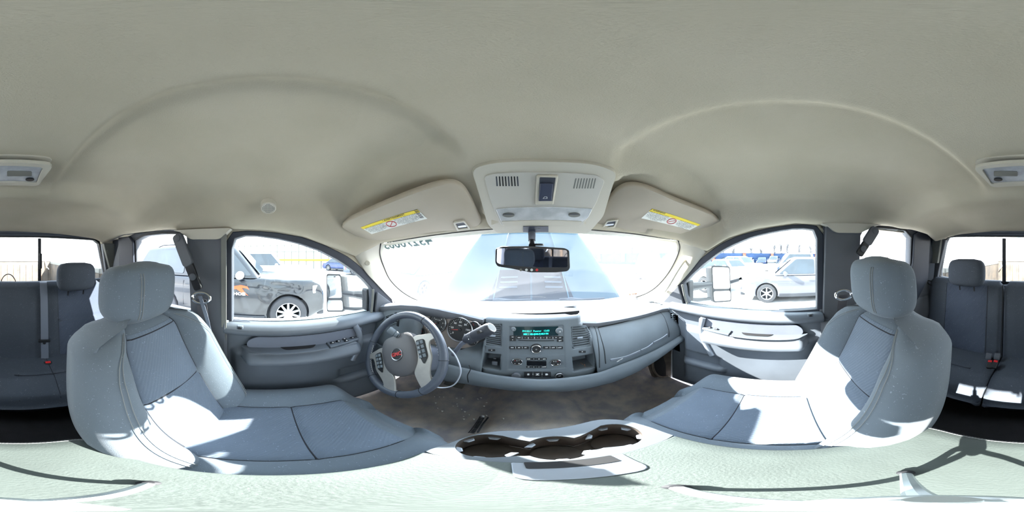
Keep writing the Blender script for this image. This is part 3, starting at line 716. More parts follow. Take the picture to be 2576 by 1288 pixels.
for i, s_ in enumerate(['MODE', 'T', 'W', 'REAR']):
    px = 1329.5 + i * 13; bt = splate('climate_button', [(px - 6, 898.5), (px + 6, 898.5), (px + 6, 904.5), (px - 6, 904.5)], .0005, .002, 'black', cl_); text(s_, .0048, onst(px, 901.5, .0027), M['white'], 'button_mark', bt, .0002, bold=.0004)
for i, s_ in enumerate(['A/C', 'oo', 'w', 'POWER']):
    px = 1329.5 + i * 13; bt = splate('climate_button', [(px - 6, 918.5), (px + 6, 918.8), (px + 6, 924), (px - 6, 923.7)], .0005, .002, 'black', cl_); text(s_, .0045, onst(px, 921.2, .0027), M['white'], 'button_mark', bt, .0002, bold=.0003)
# lower row
for i, s_ in enumerate(['S', 'Z', 'B']):
    px = 1329 + i * 22.5; bt = splate('toggle_button', [(px - 10.5, 932.5), (px + 10.5, 932.5), (px + 10.5, 945), (px - 10.5, 945)], .005, .004, 'black', DB); text(s_, .013, onst(px, 938.5, .0092), M['white'], 'button_mark', bt, .0002, bold=.0008, sx=1.4)
    if i < 2: text('I', .011, onst(px + 11.2, 938, .0095), M['white'], 'button_mark', bt, .0002, bold=.0005)
pc = MB(onst(1299, 941, .012)).lathe([(.018, -.004), (.018, .006), (.015, .010), (.001, .011)], 28).build('socket_cap', M['pillar'], DB)
ck = MB(onst(1405, 941.5, .012)).lathe([(.018, -.004), (.018, .005), (.014, .006), (.0135, .001), (.0005, .001)], 28).build('power_socket', M['black'], DB)
MB(onst(1405, 941.5, .012)).lathe([(.0185, .004), (.017, .0065), (.0145, .0062)], 28, cap=False).build('chrome_ring', M['chromed'], ck); text('12V', .007, onst(1405, 941.5, .0135), M['white'], 'socket_mark', ck, .0002)
MB().tube(cr([S(1310, 948, .007), S(1350, 951, .009), S(1390, 948.5, .007)], 5, False), .0012, 6).build('trim_line', M['chromed'], DB)
for px, py in ((1238, 879.5), (1463, 883.5)):
    bt = splate('heated_seat_button', [(px - 9, py - 3), (px + 9, py - 3), (px + 9, py + 3), (px - 9, py + 3)], .0, .003, 'black', DB); text('=', .010, onst(px, py, .0032), M['white'], 'button_mark', bt, .0002, bold=.0003)
# things left inside the two cubbies
def cub(px, py, y): return P(px, py, y=y)
pt = thing('phone_bracket', 'grey plastic bracket standing in the cubby beside the shift lever', 'bracket', tuple(cub(1245, 926, .68)))
MB().box(cub(1245, 915, .68) + V(0, 0, 0), (.026, .010, .034)).build('plate', M['silver'], pt, bevel=.003); MB().box(cub(1245, 901, .68), (.012, .008, .010)).build('clip', M['pillar'], pt, bevel=.002)
pw = thing('crumpled_wrapper', 'crumpled brown paper wrapper in the cubby near the glove box', 'wrapper', tuple(cub(1466, 918, .675)))
mw = mat('wrapper_paper', (176, 120, 84), .8, var=.3, vscale=60); c = cub(1466, 918, .675); rows = []
for j in range(10): rows.append([c + V(-.024 + i * .0053, -.02 + j * .004, -.008 + .022 * noise.noise(V(i * .9, j * .9, 3)) + .003 * ((i + j) % 2)) for i in range(10)])
o = MB().grid(rows).build('sheet', mw, pw, smooth=0); q = o.modifiers.new('s', 'SOLIDIFY'); q.thickness = .002

# instrument cluster --------------------------------------------------
CL = lambda p: p.y - (.655 + .25 * (p.z + .33)); NC = V(0, -1, .25).normalized()
def C_(px, py, d=0): return P(px, py, f=CL) + NC * d
def onc(px, py, d=0): return frame(C_(px, py, d), (1, 0, 0), NC)
cb = MB().prism(rnd([C_(*p) for p in [(1042, 780), (1075, 782), (1130, 792), (1180, 806), (1214, 819), (1213, 842), (1198, 868), (1165, 878), (1110, 872), (1050, 858), (1038, 820)]], .02), -NC * .012).build('cluster_bezel', M['taupe'], DB, bevel=.003)
MB().prism(rnd([C_(*p, -.03) for p in [(1045, 770), (1213, 806), (1216, 860), (1150, 885), (1040, 860)]], .01), -NC * .01).build('cluster_back', M['dark'], DB)
def gauge(px, py, R, nums, unit, needle, ticks, label, rim=True):
    g = MB(onc(px, py, .001)).lathe([(R, -.002), (R, .001), (.0005, .001)], 48).build('gauge', M['black'], cb, label=label)
    MB(onc(px, py, .001)).lathe([(R * 1.10, 0), (R * 1.10, .006), (R * 1.04, .009), (R * .99, .004), (R * .99, 0)], 48, cap=False).build('gauge_rim', M['chromed'], cb)
    for i in range(ticks + 1):
        a = math.radians(215 - 250 * i / ticks); big = i % max(1, ticks // max(1, len(nums) - 1)) == 0
        m = onc(px, py, .0025) @ Matrix.Rotation(a, 4, 'Z'); MB(m).box((R * .88, 0, 0), (R * (.14 if big else .08), R * (.03 if big else .015), .0004)).build('tick', M['white'], g)
    for i, s_ in enumerate(nums):
        a = math.radians(215 - 250 * i / (len(nums) - 1)); text(s_, R * .24, onc(px, py, .0025) @ Matrix.Translation((R * .66 * math.cos(a), R * .66 * math.sin(a), 0)), M['white'], 'numeral', g, .0002)
    if unit: text(unit, R * .15, onc(px, py, .0025) @ Matrix.Translation((0, R * .35, 0)), M['white'], 'numeral', g, .0002)
    m = onc(px, py, .004) @ Matrix.Rotation(math.radians(needle), 4, 'Z')
    MB(m).prism([(0, -R * .04, 0), (R * .72, -R * .008, 0), (R * .72, R * .008, 0), (0, R * .04, 0)], (0, 0, .001)).build('needle', M['redtext'], g)
    MB(onc(px, py, .003)).lathe([(R * .13, 0), (R * .13, .004), (R * .1, .005)], 20).build('needle_hub', M['black'], g)
    return g
gauge(1157, 829, .056, ['0', '20', '40', '60', '80', '100', '120'], 'MPH', 190, 24, 'speedometer dial with red needle')
gauge(1101, 812, .044, ['0', '1', '2', '3', '4', '5', '6'], 'RPM x1000', 215, 24, 'tachometer dial half hidden by the wheel rim')
for px, py in ((1048, 800), (1050, 832), (1066, 806), (1064, 836), (1194, 820), (1188, 858)):
    gauge(px, py, .021, ['E', 'F'], '', 120, 4, 'small round gauge')
# driver side vent, switches, lamp knob
DF = lambda p: p.y - .565 - .12 * (p.x + .6)
vent(DB, (968, 797), (994, 787), (996, 812), (972, 822), DF, V(0, -.004, 0), 7, (984, 800))
def onf(px, py, d=0): return frame(P(px, py, f=DF) + V(0, -d, 0), (1, -.12, 0), (-.1, -1, .1))
pp_ = MB(onf(1006, 806, .01)).prism(rect(.016, .06, .004), (0, 0, .004)).build('dimmer_strip', M['black'], DB, bevel=.001)
for i in range(4): text('E', .008, onf(1006, 797 + i * 6.5, .0145), M['white'], 'switch_mark', pp_, .0002)
kn = MB(onf(972, 842, .008)).lathe([(.021, 0), (.021, .006), (.017, .012), (.001, .013)], 28).build('headlamp_knob', M['black'], DB)
MB(onf(972, 842, .008)).lathe([(.0225, .0), (.022, .004), (.0195, .006)], 28, cap=False).build('knob_ring', M['chromed'], kn)
# upper and lower glove box lines, vent, silver strip
PF = None
def pfy(x, z):
    t = (ctop(x)[1] - z) / max(1e-6, ctop(x)[1] - rt(x)[1]); t = max(0, min(1, t))
    return lerp(ctop(x)[0], rt(x)[0], t) - .03 * math.sin(PI * t)
PFf = lambda p: p.y - pfy(max(.29, min(.79, p.x)), p.z) + .008
def onp(pts, n=6, closed=False, off=0): return [P(*p, f=PFf) + V(0, -off, 0) for p in cr([V(*p, 0) for p in pts], n, closed) for p in [(p.x, p.y)]]
sm = MB().tube(onp([(1504, 824), (1560, 812), (1620, 795), (1660, 784)]), .0032, 6).build('glovebox_gap', M['dark'], pf)
MB().tube(onp([(1504, 824), (1512, 850), (1520, 880), (1524, 915)]), .0016, 6).build('glovebox_gap', M['dark'], pf)
MB().tube(onp([(1660, 784), (1672, 800), (1682, 830), (1683, 848)]), .0016, 6).build('glovebox_gap', M['dark'], pf)
MB().tube(onp([(1488, 812), (1500, 835), (1507, 880), (1508, 925)]), .0016, 6).build('panel_gap', M['dark'], pf)
for seg in ([(1536, 906), (1575, 898), (1611, 883)], [(1613, 882), (1630, 874), (1643, 864)], [(1645, 862), (1665, 852), (1679, 842)]):
    a = onp(seg, 5); ln = [p + V(0, -.002, .006) for p in a] + [p + V(0, -.002, -.007) for p in reversed(a)]
    MB().prism(ln, (0, .006, 0)).build('silver_strip', M['silver'], pf, bevel=.001)
p = P(1556, 903, f=PFf); text('HEATED', .009, frame(p + V(0, -.012, 0), (1, -.1, .35), (0, -1, 0)), M['white'], 'strip_lettering', pf, .0002, bold=.0004)
vent(DB, (1690, 789), (1704, 787), (1708, 817), (1695, 824), lambda p: p.y - (.62 + .02 * (p.z + .35)), V(0, -.004, 0), 8, (1700, 806))
# ================================================================ seats
def seat(name, label, cx, s, dyb, dyc, hx, hy, hz, zc0=0):
    """s=+1: door is on the +x side"""
    R_ = thing(name, label, 'seat', (cx, 0, -.95), 0, 'front bucket seats'); R_['group'] = 'front seats'
    def yb(z): return -.165 + dyb - .39 * (z + .62)
    def wid(z):
        w_ = .225 + .028 * math.sin(PI * max(0, min(1, (z + .74) / .50)))
        return w_ - .13 * max(0, (z + .262) / .075) ** 2.2 if z > -.262 else w_
    def off(xf, z):
        a = abs(xf); k = .075 if z < -.3 else lerp(.075, .028, (z + .3) / .11)
        k = lerp(k, .055, sstep(-.60, -.72, z))
        if a < .5: return .004 * (1 - (a / .5) ** 2)
        t = (a - .5) / .5; return k * math.sin(PI * min(1, t * .78)) ** .9 if t < .999 else k * .62
    def front(xf, z):
        g = -.007 * math.exp(-((abs(xf) - .5) / .03) ** 2)
        g -= (.010 * math.exp(-((z + .452 - .01 * xf) / .008) ** 2)) if abs(xf) < .5 else 0
        top = .05 * sstep(-.245, -.185, z) ** 1.5
        return yb(z) + off(xf, z) + g - top
    loops = []; zs = [-.76 + i * .57 / 60 for i in range(61)]
    for z in zs:
        w_ = wid(z); l = []
        for i in range(49):
            xf = 1 - 2 * i / 48; l.append(V(cx + xf * w_, front(xf, z), z))
        yb_ = yb(z)
        for xf, d in [(-1.03, -.01), (-1.04, -.05), (-1.0, -.10), (-.85, -.125), (-.4, -.13), (.4, -.13), (.85, -.125), (1.0, -.10), (1.04, -.05), (1.03, -.01)]:
            tp = .04 * sstep(-.22, -.19, z) if abs(d) > .08 else 0
            l.append(V(cx + xf * w_, yb_ + d + tp + (.03 if abs(xf) > 1 else 0), z))
        loops.append(l)
    # rounded crown
    c = sum(loops[-1], V(0, 0, 0)) / len(loops[-1])
    loops.append([c + (p - c) * .86 + V(0, 0, .010) for p in loops[-1]]); loops.append([c + (p - c) * .6 + V(0, 0, .014) for p in loops[-2]])
    B = MB().loft(loops).build('backrest', M['seat'], R_, smooth=60)
    # insert with ribbed cloth
    rows = []
    for j in range(50):
        z = -.70 + j * .475 / 49; rows.append([V(cx + xf * wid(z), front(xf, z) + .0025, z) for xf in [-.485 + i * .97 / 24 for i in range(25)]])
    MB().grid(rows).build('backrest_insert', M['seatc'], B, smooth=60)
    def line(pts, r=.0009, m='seam', dy=.003, nm='stitching', par=B): MB().tube([V(cx + xf * wid(z), front(xf, z) + dy, z) for xf, z in pts], r, 5).build(nm, M[m], par)
    for q in (-1, 1):
        for e in (.80, .85):
            line([(q * e * (1 - .18 * sstep(-.30, -.205, z)), z) for z in [-.70 + i * .49 / 40 for i in range(41)]])
        line([(q * .495, z) for z in [-.70 + i * .475 / 40 for i in range(41)]], .0022, 'seamd', .001, 'seam')
    line([(xf, -.452 + .01 * xf) for xf in [-.48 + i * .96 / 20 for i in range(21)]], .003, 'seamd', .0035, 'seam')
    line([(xf, -.236) for xf in [-.48 + i * .96 / 20 for i in range(21)]], .0025, 'seamd', .001, 'seam')
    # cushion
    zt = -.690 + zc0
    def cz(xf, y):
        a = abs(xf); z = zt + .012 * (1 - ((y - .1) / .3) ** 2)
        if a > .60: z += .034 * math.sin(PI * min(1, (a - .60) / .40 * .72))
        else: z -= .008 * math.exp(-((y - .065 - dyc) / .008) ** 2) + .006 * math.exp(-((a - .6) / .03) ** 2)
        z -= .09 * sstep(.20 + dyc, .325 + dyc, y) ** 2.2
        return z
    loops = []
    for i in range(56):
        y = -.24 + dyc + i * .565 / 55; w_ = .245 - .075 * sstep(.20 + dyc, .34 + dyc, y) ** 2
        l = [V(cx + (1 - 2 * k / 44) * w_, y, cz(1 - 2 * k / 44, y)) for k in range(45)]
        l += [V(cx - w_ * 1.05, y, zt - .03 - .05 * sstep(.2 + dyc, .33 + dyc, y)), V(cx - w_ * 1.03, y, zt - .10), V(cx - w_ * .9, y - .02, zt - .15), V(cx + w_ * .9, y - .02, zt - .15), V(cx + w_ * 1.03, y, zt - .10), V(cx + w_ * 1.05, y, zt - .03 - .05 * sstep(.2 + dyc, .33 + dyc, y))]
        loops.append(l)
    c = sum(loops[-1], V(0, 0, 0)) / len(loops[-1]); loops.append([c + (p - c) * .8 + V(0, .015, 0) for p in loops[-1]])
    U = MB().loft(loops).build('cushion', M['seat'], R_, smooth=60)
    rows = [[V(cx + xf * .243, y, cz(xf, y) + .0025) for xf in [-.585 + i * 1.17 / 26 for i in range(27)]] for y in [-.16 + dyc + j * .40 / 40 for j in range(41)]]
    MB().grid(rows).build('cushion_insert', M['seatc'], U, smooth=60)
    def cl(pts, r=.0022, m='seamd', nm='seam', dz=.001): MB().tube([V(cx + xf * .245, y, cz(xf, y) + dz) for xf, y in pts], r, 5).build(nm, M[m], U)
    for q in (-1, 1): cl([(q * .595, -.16 + dyc + j * .42 / 30) for j in range(31)])
    cl([(xf, .065 + dyc) for xf in [-.59 + i * 1.18 / 20 for i in range(21)]], .0028, dz=.0035)
    # plastic side shield and base
    MB().prism(rnd([V(cx + s * .262, -.22 + dyc, zt - .06), V(cx + s * .262, .26 + dyc, zt - .09), V(cx + s * .262, .24 + dyc, zt - .20), V(cx + s * .262, -.24 + dyc, zt - .22)], .03), (s * .014, 0, 0)).build('side_shield', M['pillar'], R_, bevel=.004)
    MB().box((cx, .02 + dyc, zt - .24), (.36, .40, .16)).build('seat_base', M['black'], R_, bevel=.01)
    # headrest
    H = thing_part('headrest', R_); hx += s * .014
    HW, HH, HD = .150, .093, .066; tilt = .12
    def hp(u, v, d): # u,v in -1..1
        return V(hx + u * HW, hy + d + tilt * (v * HH) * .6, hz + v * HH)
    loops = []
    for j in range(25):
        v = -1 + 2 * j / 24; k = (1 - abs(v) ** 3.6) ** (1 / 3.0) if abs(v) < 1 else 0; k = max(k, .25)
        l = []
        for i in range(44):
            a = 2 * PI * i / 44; ca, sa = math.cos(a), math.sin(a)
            ux = math.copysign(abs(ca) ** .55, ca) * k ** .55; dd = math.copysign(abs(sa) ** .75, sa) * HD * (k ** .8) * (1 if sa > 0 else .8)
            if v < 0: ux *= 1 - .08 * v * v
            l.append(hp(ux, v, dd - .015 * ux * ux))
        loops.append(l)
    for kk in (.8, .4): 
        for end in (0, -1):
            base = loops[end]; c = sum(base, V(0, 0, 0)) / len(base); nl = [c + (p - c) * kk + V(0, 0, (.004 if end else -.004)) for p in base]
            if end: loops.append(nl)
            else: loops.insert(0, nl)
    HB = MB().loft(loops).build('headrest_pad', M['seat'], H, smooth=180)
    for e in (.40, .46):
        pts = []
        for j in range(3, 22):
            v = -1 + 2 * j / 24; k = max((1 - abs(v) ** 3.6) ** (1 / 3.0), .25); ux = -s * e
            sa = (1 - min(.98, (abs(ux) / k ** .55)) ** (2 / .55)) ** .5; pts.append(hp(ux, v, HD * k ** .8 * sa ** .75 - .015 * ux * ux + .0005))
        MB().tube(pts, .0014, 5).build('stitching', M['seam'], HB)
    for q in (-.07, .07): MB().tube([V(hx + q, hy - .01, hz - .08), V(hx + q, yb(-.22) - .05, -.235)], .006, 8).build('headrest_post', M['chromed'], H)
    return R_
def thing_part(name, parent, loc=None):
    o = bpy.data.objects.new(name, None); COL.objects.link(o); o.parent = parent; return o
hd1 = P(352, 735, r=1); hd1 *= .365 / abs(hd1.x) ; hd2 = P(2213, 720, r=1); hd2 *= .447 / abs(hd2.x)
s1 = seat('front_seat', 'grey cloth front seat behind the steering wheel', -.365, -1, 0.0, 0.0, hd1.x, hd1.y, hd1.z)
s2 = seat('front_seat', 'grey cloth front passenger seat facing the glove box', .445, 1, .035, .075, hd2.x, hd2.y, hd2.z, -.008)

# rear bench ---------------------------------------------------------------
RB = thing('rear_bench', 'grey cloth rear bench with split backrest and folding cushions', 'seat', (CX, -.85, -.9))
def rback(x0, x1, ins, hseam, lab=None):
    def fr(x, z):
        t = (x - x0) / (x1 - x0); y = -.935 - .055 * (z + .64) / .47
        y += .012 * min(1, 4 * min(t, 1 - t) + .0)
        for a in ins: y -= .004 * math.exp(-((x - a) / .006) ** 2)
        for a, b_, zz in hseam:
            if a < x < b_: y -= .007 * math.exp(-((z - zz) / .006) ** 2)
        y -= .03 * sstep(-.20, -.165, z) ** 1.5 + .03 * (sstep(.045, 0, x - x0) ** 2 + sstep(.045, 0, x1 - x) ** 2) * .6
        return y
    loops = []; n = 60
    for j in range(48):
        z = -.70 + j * .535 / 47; e = .03 * sstep(-.215, -.165, z) ** 2
        l = [V(lerp(x1 - e, x0 + e, i / n), fr(lerp(x1 - e, x0 + e, i / n), z), z) for i in range(n + 1)]
        l += [V(x0 + e, -1.03, z), V(x0 + .03, -1.06, z), V(x1 - .03, -1.06, z), V(x1 - e, -1.03, z)]; loops.append(l)
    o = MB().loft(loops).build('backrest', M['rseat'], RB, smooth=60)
    for i in range(len(ins) // 2):
        a, b_ = ins[2 * i], ins[2 * i + 1]
        if hseam and any(h[0] <= a + .02 and h[1] >= b_ - .02 for h in hseam):
            MB().grid([[V(lerp(a + .004, b_ - .004, k / 14), fr(lerp(a + .004, b_ - .004, k / 14), z) + .002, z) for k in range(15)] for z in [-.66 + j * .47 / 30 for j in range(31)]]).build('backrest_insert', M['rseatc'], o)
    for a in ins: MB().tube([V(a, fr(a, z) + .001, z) for z in [-.66 + j * .485 / 24 for j in range(25)]], .0016, 5).build('seam', M['seamd'], o)
    for a, b_, zz in hseam: MB().tube([V(x, fr(x, zz) + .001, zz) for x in [lerp(a, b_, i / 12) for i in range(13)]], .0022, 5).build('seam', M['seamd'], o)
    return o
def bx(px, py, y=-.94): return P(px, py, y=y).x
rback(-.70, .212, [-.60, bx(148, 760), bx(72, 760), bx(2550, 760)], [(-.60, bx(148, 760), -.405)])
rback(.218, .78, [bx(2480, 780), bx(2375, 760)][:2], [(bx(2480, 780), bx(2375, 760), -.40)])
def rcush(x0, x1, ins, seam):
    def tp(x, y):
        z = -.655 + .10 * max(0, (-.62 - y)) * 0 - .06 * sstep(-.72, -.60, y) - .07 * sstep(-.635, -.592, y) ** 2 - .012
        t = min(x - x0, x1 - x); z -= .03 * sstep(.04, 0, t) ** 1.5
        for a in ins: z -= .004 * math.exp(-((x - a) / .006) ** 2)
        z -= .008 * math.exp(-((y + .745) / .007) ** 2) if seam and seam[0] < x < seam[1] else 0
        return z
    loops = []; n = 44
    for j in range(40):
        y = -.94 + j * .35 / 39; l = [V(lerp(x1, x0, i / n), y, tp(lerp(x1, x0, i / n), y)) for i in range(n + 1)]
        l += [V(x0 + .004, y - (.0 if j < 39 else .0), -.80), V(x0 + .03, y - .03, -.845), V(x1 - .03, y - .03, -.845), V(x1 - .004, y, -.80)]; loops.append(l)
    c = sum(loops[-1], V(0, 0, 0)) / len(loops[-1]); loops.append([V(lerp(p.x, c.x, .04), p.y + .012, lerp(p.z, c.z, .3)) for p in loops[-1]])
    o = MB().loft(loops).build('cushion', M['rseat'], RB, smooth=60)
    for a in ins: MB().tube([V(a, y, tp(a, y) + .001) for y in [-.93 + j * .32 / 20 for j in range(21)]], .0016, 5).build('seam', M['seamd'], o)
    if seam: MB().tube([V(x, -.745, tp(x, -.745) + .001) for x in [lerp(seam[0], seam[1], i / 12) for i in range(13)]], .0026, 5).build('seam', M['seamd'], o)
rcush(-.70, .215, [-.50, -.18, -.02], (-.50, .0)); rcush(.222, .78, [.33, .62], (.33, .62))
MB().box((CX, -.86, -.92), (1.2, .28, .14)).build('bench_frame', M['black'], RB)
MB().tube([V(.217, -.925, -.66), V(.217, -.985, -.18)], .003, 6).build('split_cord', M['dark'], RB)
def rhead(px, py, label):
    c = P(px, py, y=-.915); h = thing('rear_headrest', label, 'headrest', tuple(c), 0, 'rear headrests')
    loops = []
    for j in range(21):
        v = -1 + 2 * j / 20; k = max(.2, (1 - abs(v) ** 3.2) ** (1 / 2.6) if abs(v) < 1 else .2); l = []
        for i in range(36):
            a = 2 * PI * i / 36; ca, sa = math.cos(a), math.sin(a)
            l.append(c + V(math.copysign(abs(ca) ** .5, ca) * .122 * k ** .5, math.copysign(abs(sa) ** .8, sa) * .048 * k, v * .086))
        loops.append(l)
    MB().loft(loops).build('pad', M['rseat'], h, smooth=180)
    for q in (-.05, .05): MB().tube([c + V(q, 0, -.07), c + V(q, -.01, -.115)], .005, 8).build('post', M['black'], h)
rhead(192, 696, 'grey headrest on the rear bench behind the driver seat'); rhead(2431, 686, 'grey headrest on the rear bench behind the passenger seat')
# hoop and belt guide on the bench shelf
hp_ = thing('child_seat_tether_hoop', 'small black wire hoop standing behind the rear backrest', 'hoop', tuple(P(21, 718, y=-1.05)))
cc = P(21, 722, y=-1.05); MB().tube([cc + V(.052 * math.cos(a), 0, .085 * math.sin(a)) for a in [PI * i / 16 for i in range(17)]], .0032, 8).build('wire', M['black'], hp_)
# rear centre belt
rbt = thing('rear_centre_belt', 'blue grey seat belt hanging down the rear backrest beside the left headrest', 'seat belt', tuple(P(113, 720, y=-1.0)))
def strap(name, pts, w_, parent, m, t=.0016, side=(1, 0, 0)):
    pts = cr(pts, 8, False); sd_ = V(side).normalized(); up = []
    loops = []
    for i, p in enumerate(pts):
        a = pts[max(0, i - 1)]; b_ = pts[min(len(pts) - 1, i + 1)]; t_ = (b_ - a).normalized(); x = (sd_ - t_ * sd_.dot(t_)).normalized(); n = t_.cross(x)
        loops.append([p + x * w_ / 2 + n * t / 2, p - x * w_ / 2 + n * t / 2, p - x * w_ / 2 - n * t / 2, p + x * w_ / 2 - n * t / 2])
    return MB().loft(loops).build(name, m, parent, smooth=40)
strap('webbing', [P(108, 709, y=-1.04), P(109, 714, y=-.965), P(111, 760, y=-.950), P(112, 830, y=-.925), P(113, 900, y=-.905), P(114, 909, y=-.91)], .044, rbt, M['belt'])
gd = P(107, 716, y=-1.03); MB().box(gd, (.075, .035, .04)).build('belt_guide', M['pillar'], rbt, bevel=.006)
tg = P(111, 857, y=-.905); MB(frame(tg, (1, 0, .06), (0, 1, .1))).prism(rect(.068, .018, .006), (0, 0, .012)).build('latch_plate', M['black'], rbt, bevel=.003); MB(frame(tg + V(0, .004, -.014), (1, 0, .06), (0, 1, .1))).lathe([(.009, 0), (.009, .006), (.006, .007)], 16).build('stop_button', M['black'], rbt)
def buckle(parent, px, py, y, rot=0, dy=.02, wd=.040):
    c = P(px, py, y=y); m = frame(c, (1, rot, 0), (0, .5, .86))
    b_ = MB(m).prism(rect(wd, .055, .006), (0, 0, .026)).build('buckle', M['black'], parent, bevel=.004)
    MB(m).box((0, -.018, .027), (wd * .72, .014, .004)).build('release_button', M['red'], b_, bevel=.002); return b_
bk = thing('rear_belt_buckle', 'black belt buckle with red button at foot of the hanging rear belt', 'buckle', tuple(P(121, 925, y=-.84))); buckle(bk, 121, 921, -.845)
for px, lab in ((2491, 'twin red-button buckle nearer the passenger side between rear cushions'), (2504, 'twin red-button buckle nearer the middle of the rear bench')):
    bk = thing('rear_belt_buckle', lab, 'buckle', tuple(P(px, 930, y=-.80)), 0, 'buckles between the rear cushions'); buckle(bk, px, 919, -.80, .12 if px < 2500 else -.1, wd=.03)
    MB(frame(P(px + (-3 if px < 2500 else 5), 896, y=-.88), (1, 0, 0), (0, .9, .4))).prism(rect(.034, .045, .005), (0, 0, .014)).build('tongue_holder', M['pillar'], bk, bevel=.003)
# small metal loops in seat crease
for px, py, lab in ((147, 909, 'thin metal loop in the rear seat crease beside the red buckle'), (2364, 872, 'thin metal loop in the rear seat crease nearest the passenger door'), (2456, 898, 'thin metal loop in the rear seat crease beside the twin buckles')):
    a = thing('child_seat_anchor', lab, 'anchor', tuple(P(px, py, y=-.905)), 0, 'metal loops in the rear seat crease'); MB().tube([P(px - 7, py, y=-.905), P(px - 7, py - 1.5, y=-.89), P(px + 7, py - 1.5, y=-.89), P(px + 7, py, y=-.905)], .0022, 6).build('loop', M['chrome'], a)
# front belts ---------------------------------------------------------------
def front_belt(lab, pts_arm, ring_, belt, f, s):
    c = P(*pts_arm[0], f=f(.06)); T = thing('seat_belt', lab, 'seat belt', tuple(c), 0, 'front seat belts')
    a, b_ = P(*pts_arm[0], f=f(.075)), P(*pts_arm[1], f=f(.13)); d = (b_ - a).normalized(); nrm = V(-s, 0, 0); m = frame(a, d, nrm)
    L_ = (b_ - a).length
    A = MB(m).prism(rnd([V(-.02, -.026, 0), V(L_ * .55, -.026, 0), V(L_ * .55, .026, 0), V(-.02, .026, 0)], .02), (0, 0, .02)).build('belt_arm', M['pillar'], T, bevel=.004)
    MB(m).prism(rnd([V(L_ * .5, -.021, 0), V(L_, -.019, 0), V(L_, .019, 0), V(L_ * .5, .021, 0)], .012), (0, 0, .017)).build('arm_cover', M['black'], T, bevel=.004)
    for t in (.0, L_ * .75): MB(m).lathe([(.015, .0), (.015, .0225), (.012, .0235)], 20, Matrix(m) @ Matrix.Translation((t, 0, 0))).build('arm_cap', M['pillar'], A)
    r_ = P(*ring_, f=f(.14)); mr = frame(r_, (0, 1, 0), (-s * .9, 0, .3))
    MB(mr).tube(ell(.038, .022, 24), .006, 8, closed=True).build('guide_loop', M['chrome'], T)
    strap('webbing', [P(*q, f=f(o)) for *q, o in belt], .046, T, M['beltd'], side=(0, 1, .0)); return T
b1 = front_belt('driver seat belt hanging from its angled arm at the door pillar', [(452, 600), (498, 730)], (506, 750), [(506, 752, .13), (512, 800, .12), (524, 850, .10), (545, 905, .06), (560, 935, .04)], fL, -1)
strap('webbing_return', [P(503, 745, f=fL(.16)), P(520, 800, f=fL(.15)), P(533, 850, f=fL(.13)), P(565, 915, f=fL(.07))], .016, b1, M['belt'], side=(0, 1, 0))
tp_ = P(528, 868, f=fL(.15)); MB(frame(tp_, (0, 1, 0), (1, 0, 0))).ring(rect(.05, .026, .006), rect(.032, .010, .003), (0, 0, .004)).build('latch_plate', M['chrome'], b1); MB().box(tp_ + V(0, -.002, .018), (.010, .05, .016)).build('latch_grip', M['black'], b1, bevel=.003)
b2 = front_belt('passenger seat belt hanging from its arm behind the headrest', [(2196, 582), (2168, 640)], (2122, 742), [(2122, 742, .12), (2118, 770, .11), (2112, 830, .08)], fR, 1)
# rear outboard belts on the corner posts
for lab, pts in (('narrow grey rear belt coming out of the corner post behind driver', [(289, 676), (287, 700), (284, 740)]), ('narrow grey rear belt coming out of the corner post behind passenger', [(2345, 662), (2341, 700), (2333, 735), (2322, 775)])):
    T = thing('rear_outboard_belt', lab, 'seat belt', tuple(P(*pts[0], y=-1.02)), 0, 'rear corner belts'); strap('webbing', [P(*q, y=-1.01) for q in pts], .044, T, M['belt'], side=(1, .9, 0))
    if 'passenger' in lab:
        k = P(2341, 712, y=-.99); MB(frame(k, (1, 0, .3), (0, 1, .3))).tube(ell(.036, .014, 20), .004, 6, closed=True).build('guide_loop', M['black'], T)

# centre console --------------------------------------------------------------
CN = thing('centre_console', 'grey vinyl centre armrest console with three cup holders', 'console', (CX, -.04, -.8))
x0, x1 = -.128, .222
lid = rnd([V(x0, -.225, 0), V(x0 + .02, -.25, 0), V(x1 - .03, -.255, 0), V(x1, -.235, 0), V(x1, .168, 0), V(x0, .168, 0)], [.03, .03, .04, .04, .004, .004], 5)
cen = V((x0 + x1) / 2, -.04, 0)
def sc_(pts, k, z): return [V(cen.x + (p.x - cen.x) * k, cen.y + (p.y - cen.y) * (k if p.y < .16 else 1), z) for p in pts]
LD = MB().loft([sc_(lid, .97, -.655), sc_(lid, 1.0, -.645), sc_(lid, 1.0, -.560), sc_(lid, .985, -.549), sc_(lid, .955, -.5435), sc_(lid, .8, -.540), sc_(lid, .4, -.5385)]).build('armrest_lid', M['vinyl'], CN, smooth=60)
for k, zz in ((.975, -.5455), (.955, -.5425)):
    pts = [p for p in sc_(lid, k, zz) if p.y < .15]
    i0 = max(range(len(pts)), key=lambda i: pts[i].y if pts[i].x < 0 else -9)
    st = resample(sorted(pts, key=lambda p: math.atan2(p.x - cen.x, -(p.y - .15))), 150, False)
    MB().tube(st, [.0013 if i % 2 else .0007 for i in range(150)], 5).build('stitching', M['seam'], LD)
# latch
MB().prism(rnd([V(-.016, .167, -.5395), V(.112, .167, -.5395), V(.106, .105, -.5395), V(-.008, .105, -.5395)], [.002, .002, .02, .02]), (0, 0, .0032)).build('latch_paddle', M['silver'], LD, bevel=.0015)
MB().prism(rnd([V(-.003, .169, -.537), V(.096, .169, -.537), V(.096, .146, -.537), V(.0, .146, -.537)], .003), (0, 0, .0022)).build('latch_slot', M['dark'], LD)
MB().box((x0 * .5 + x1 * .5, -.03, -.78), (.26, .42, .26)).build('console_body', M['pillar'], CN, bevel=.01)
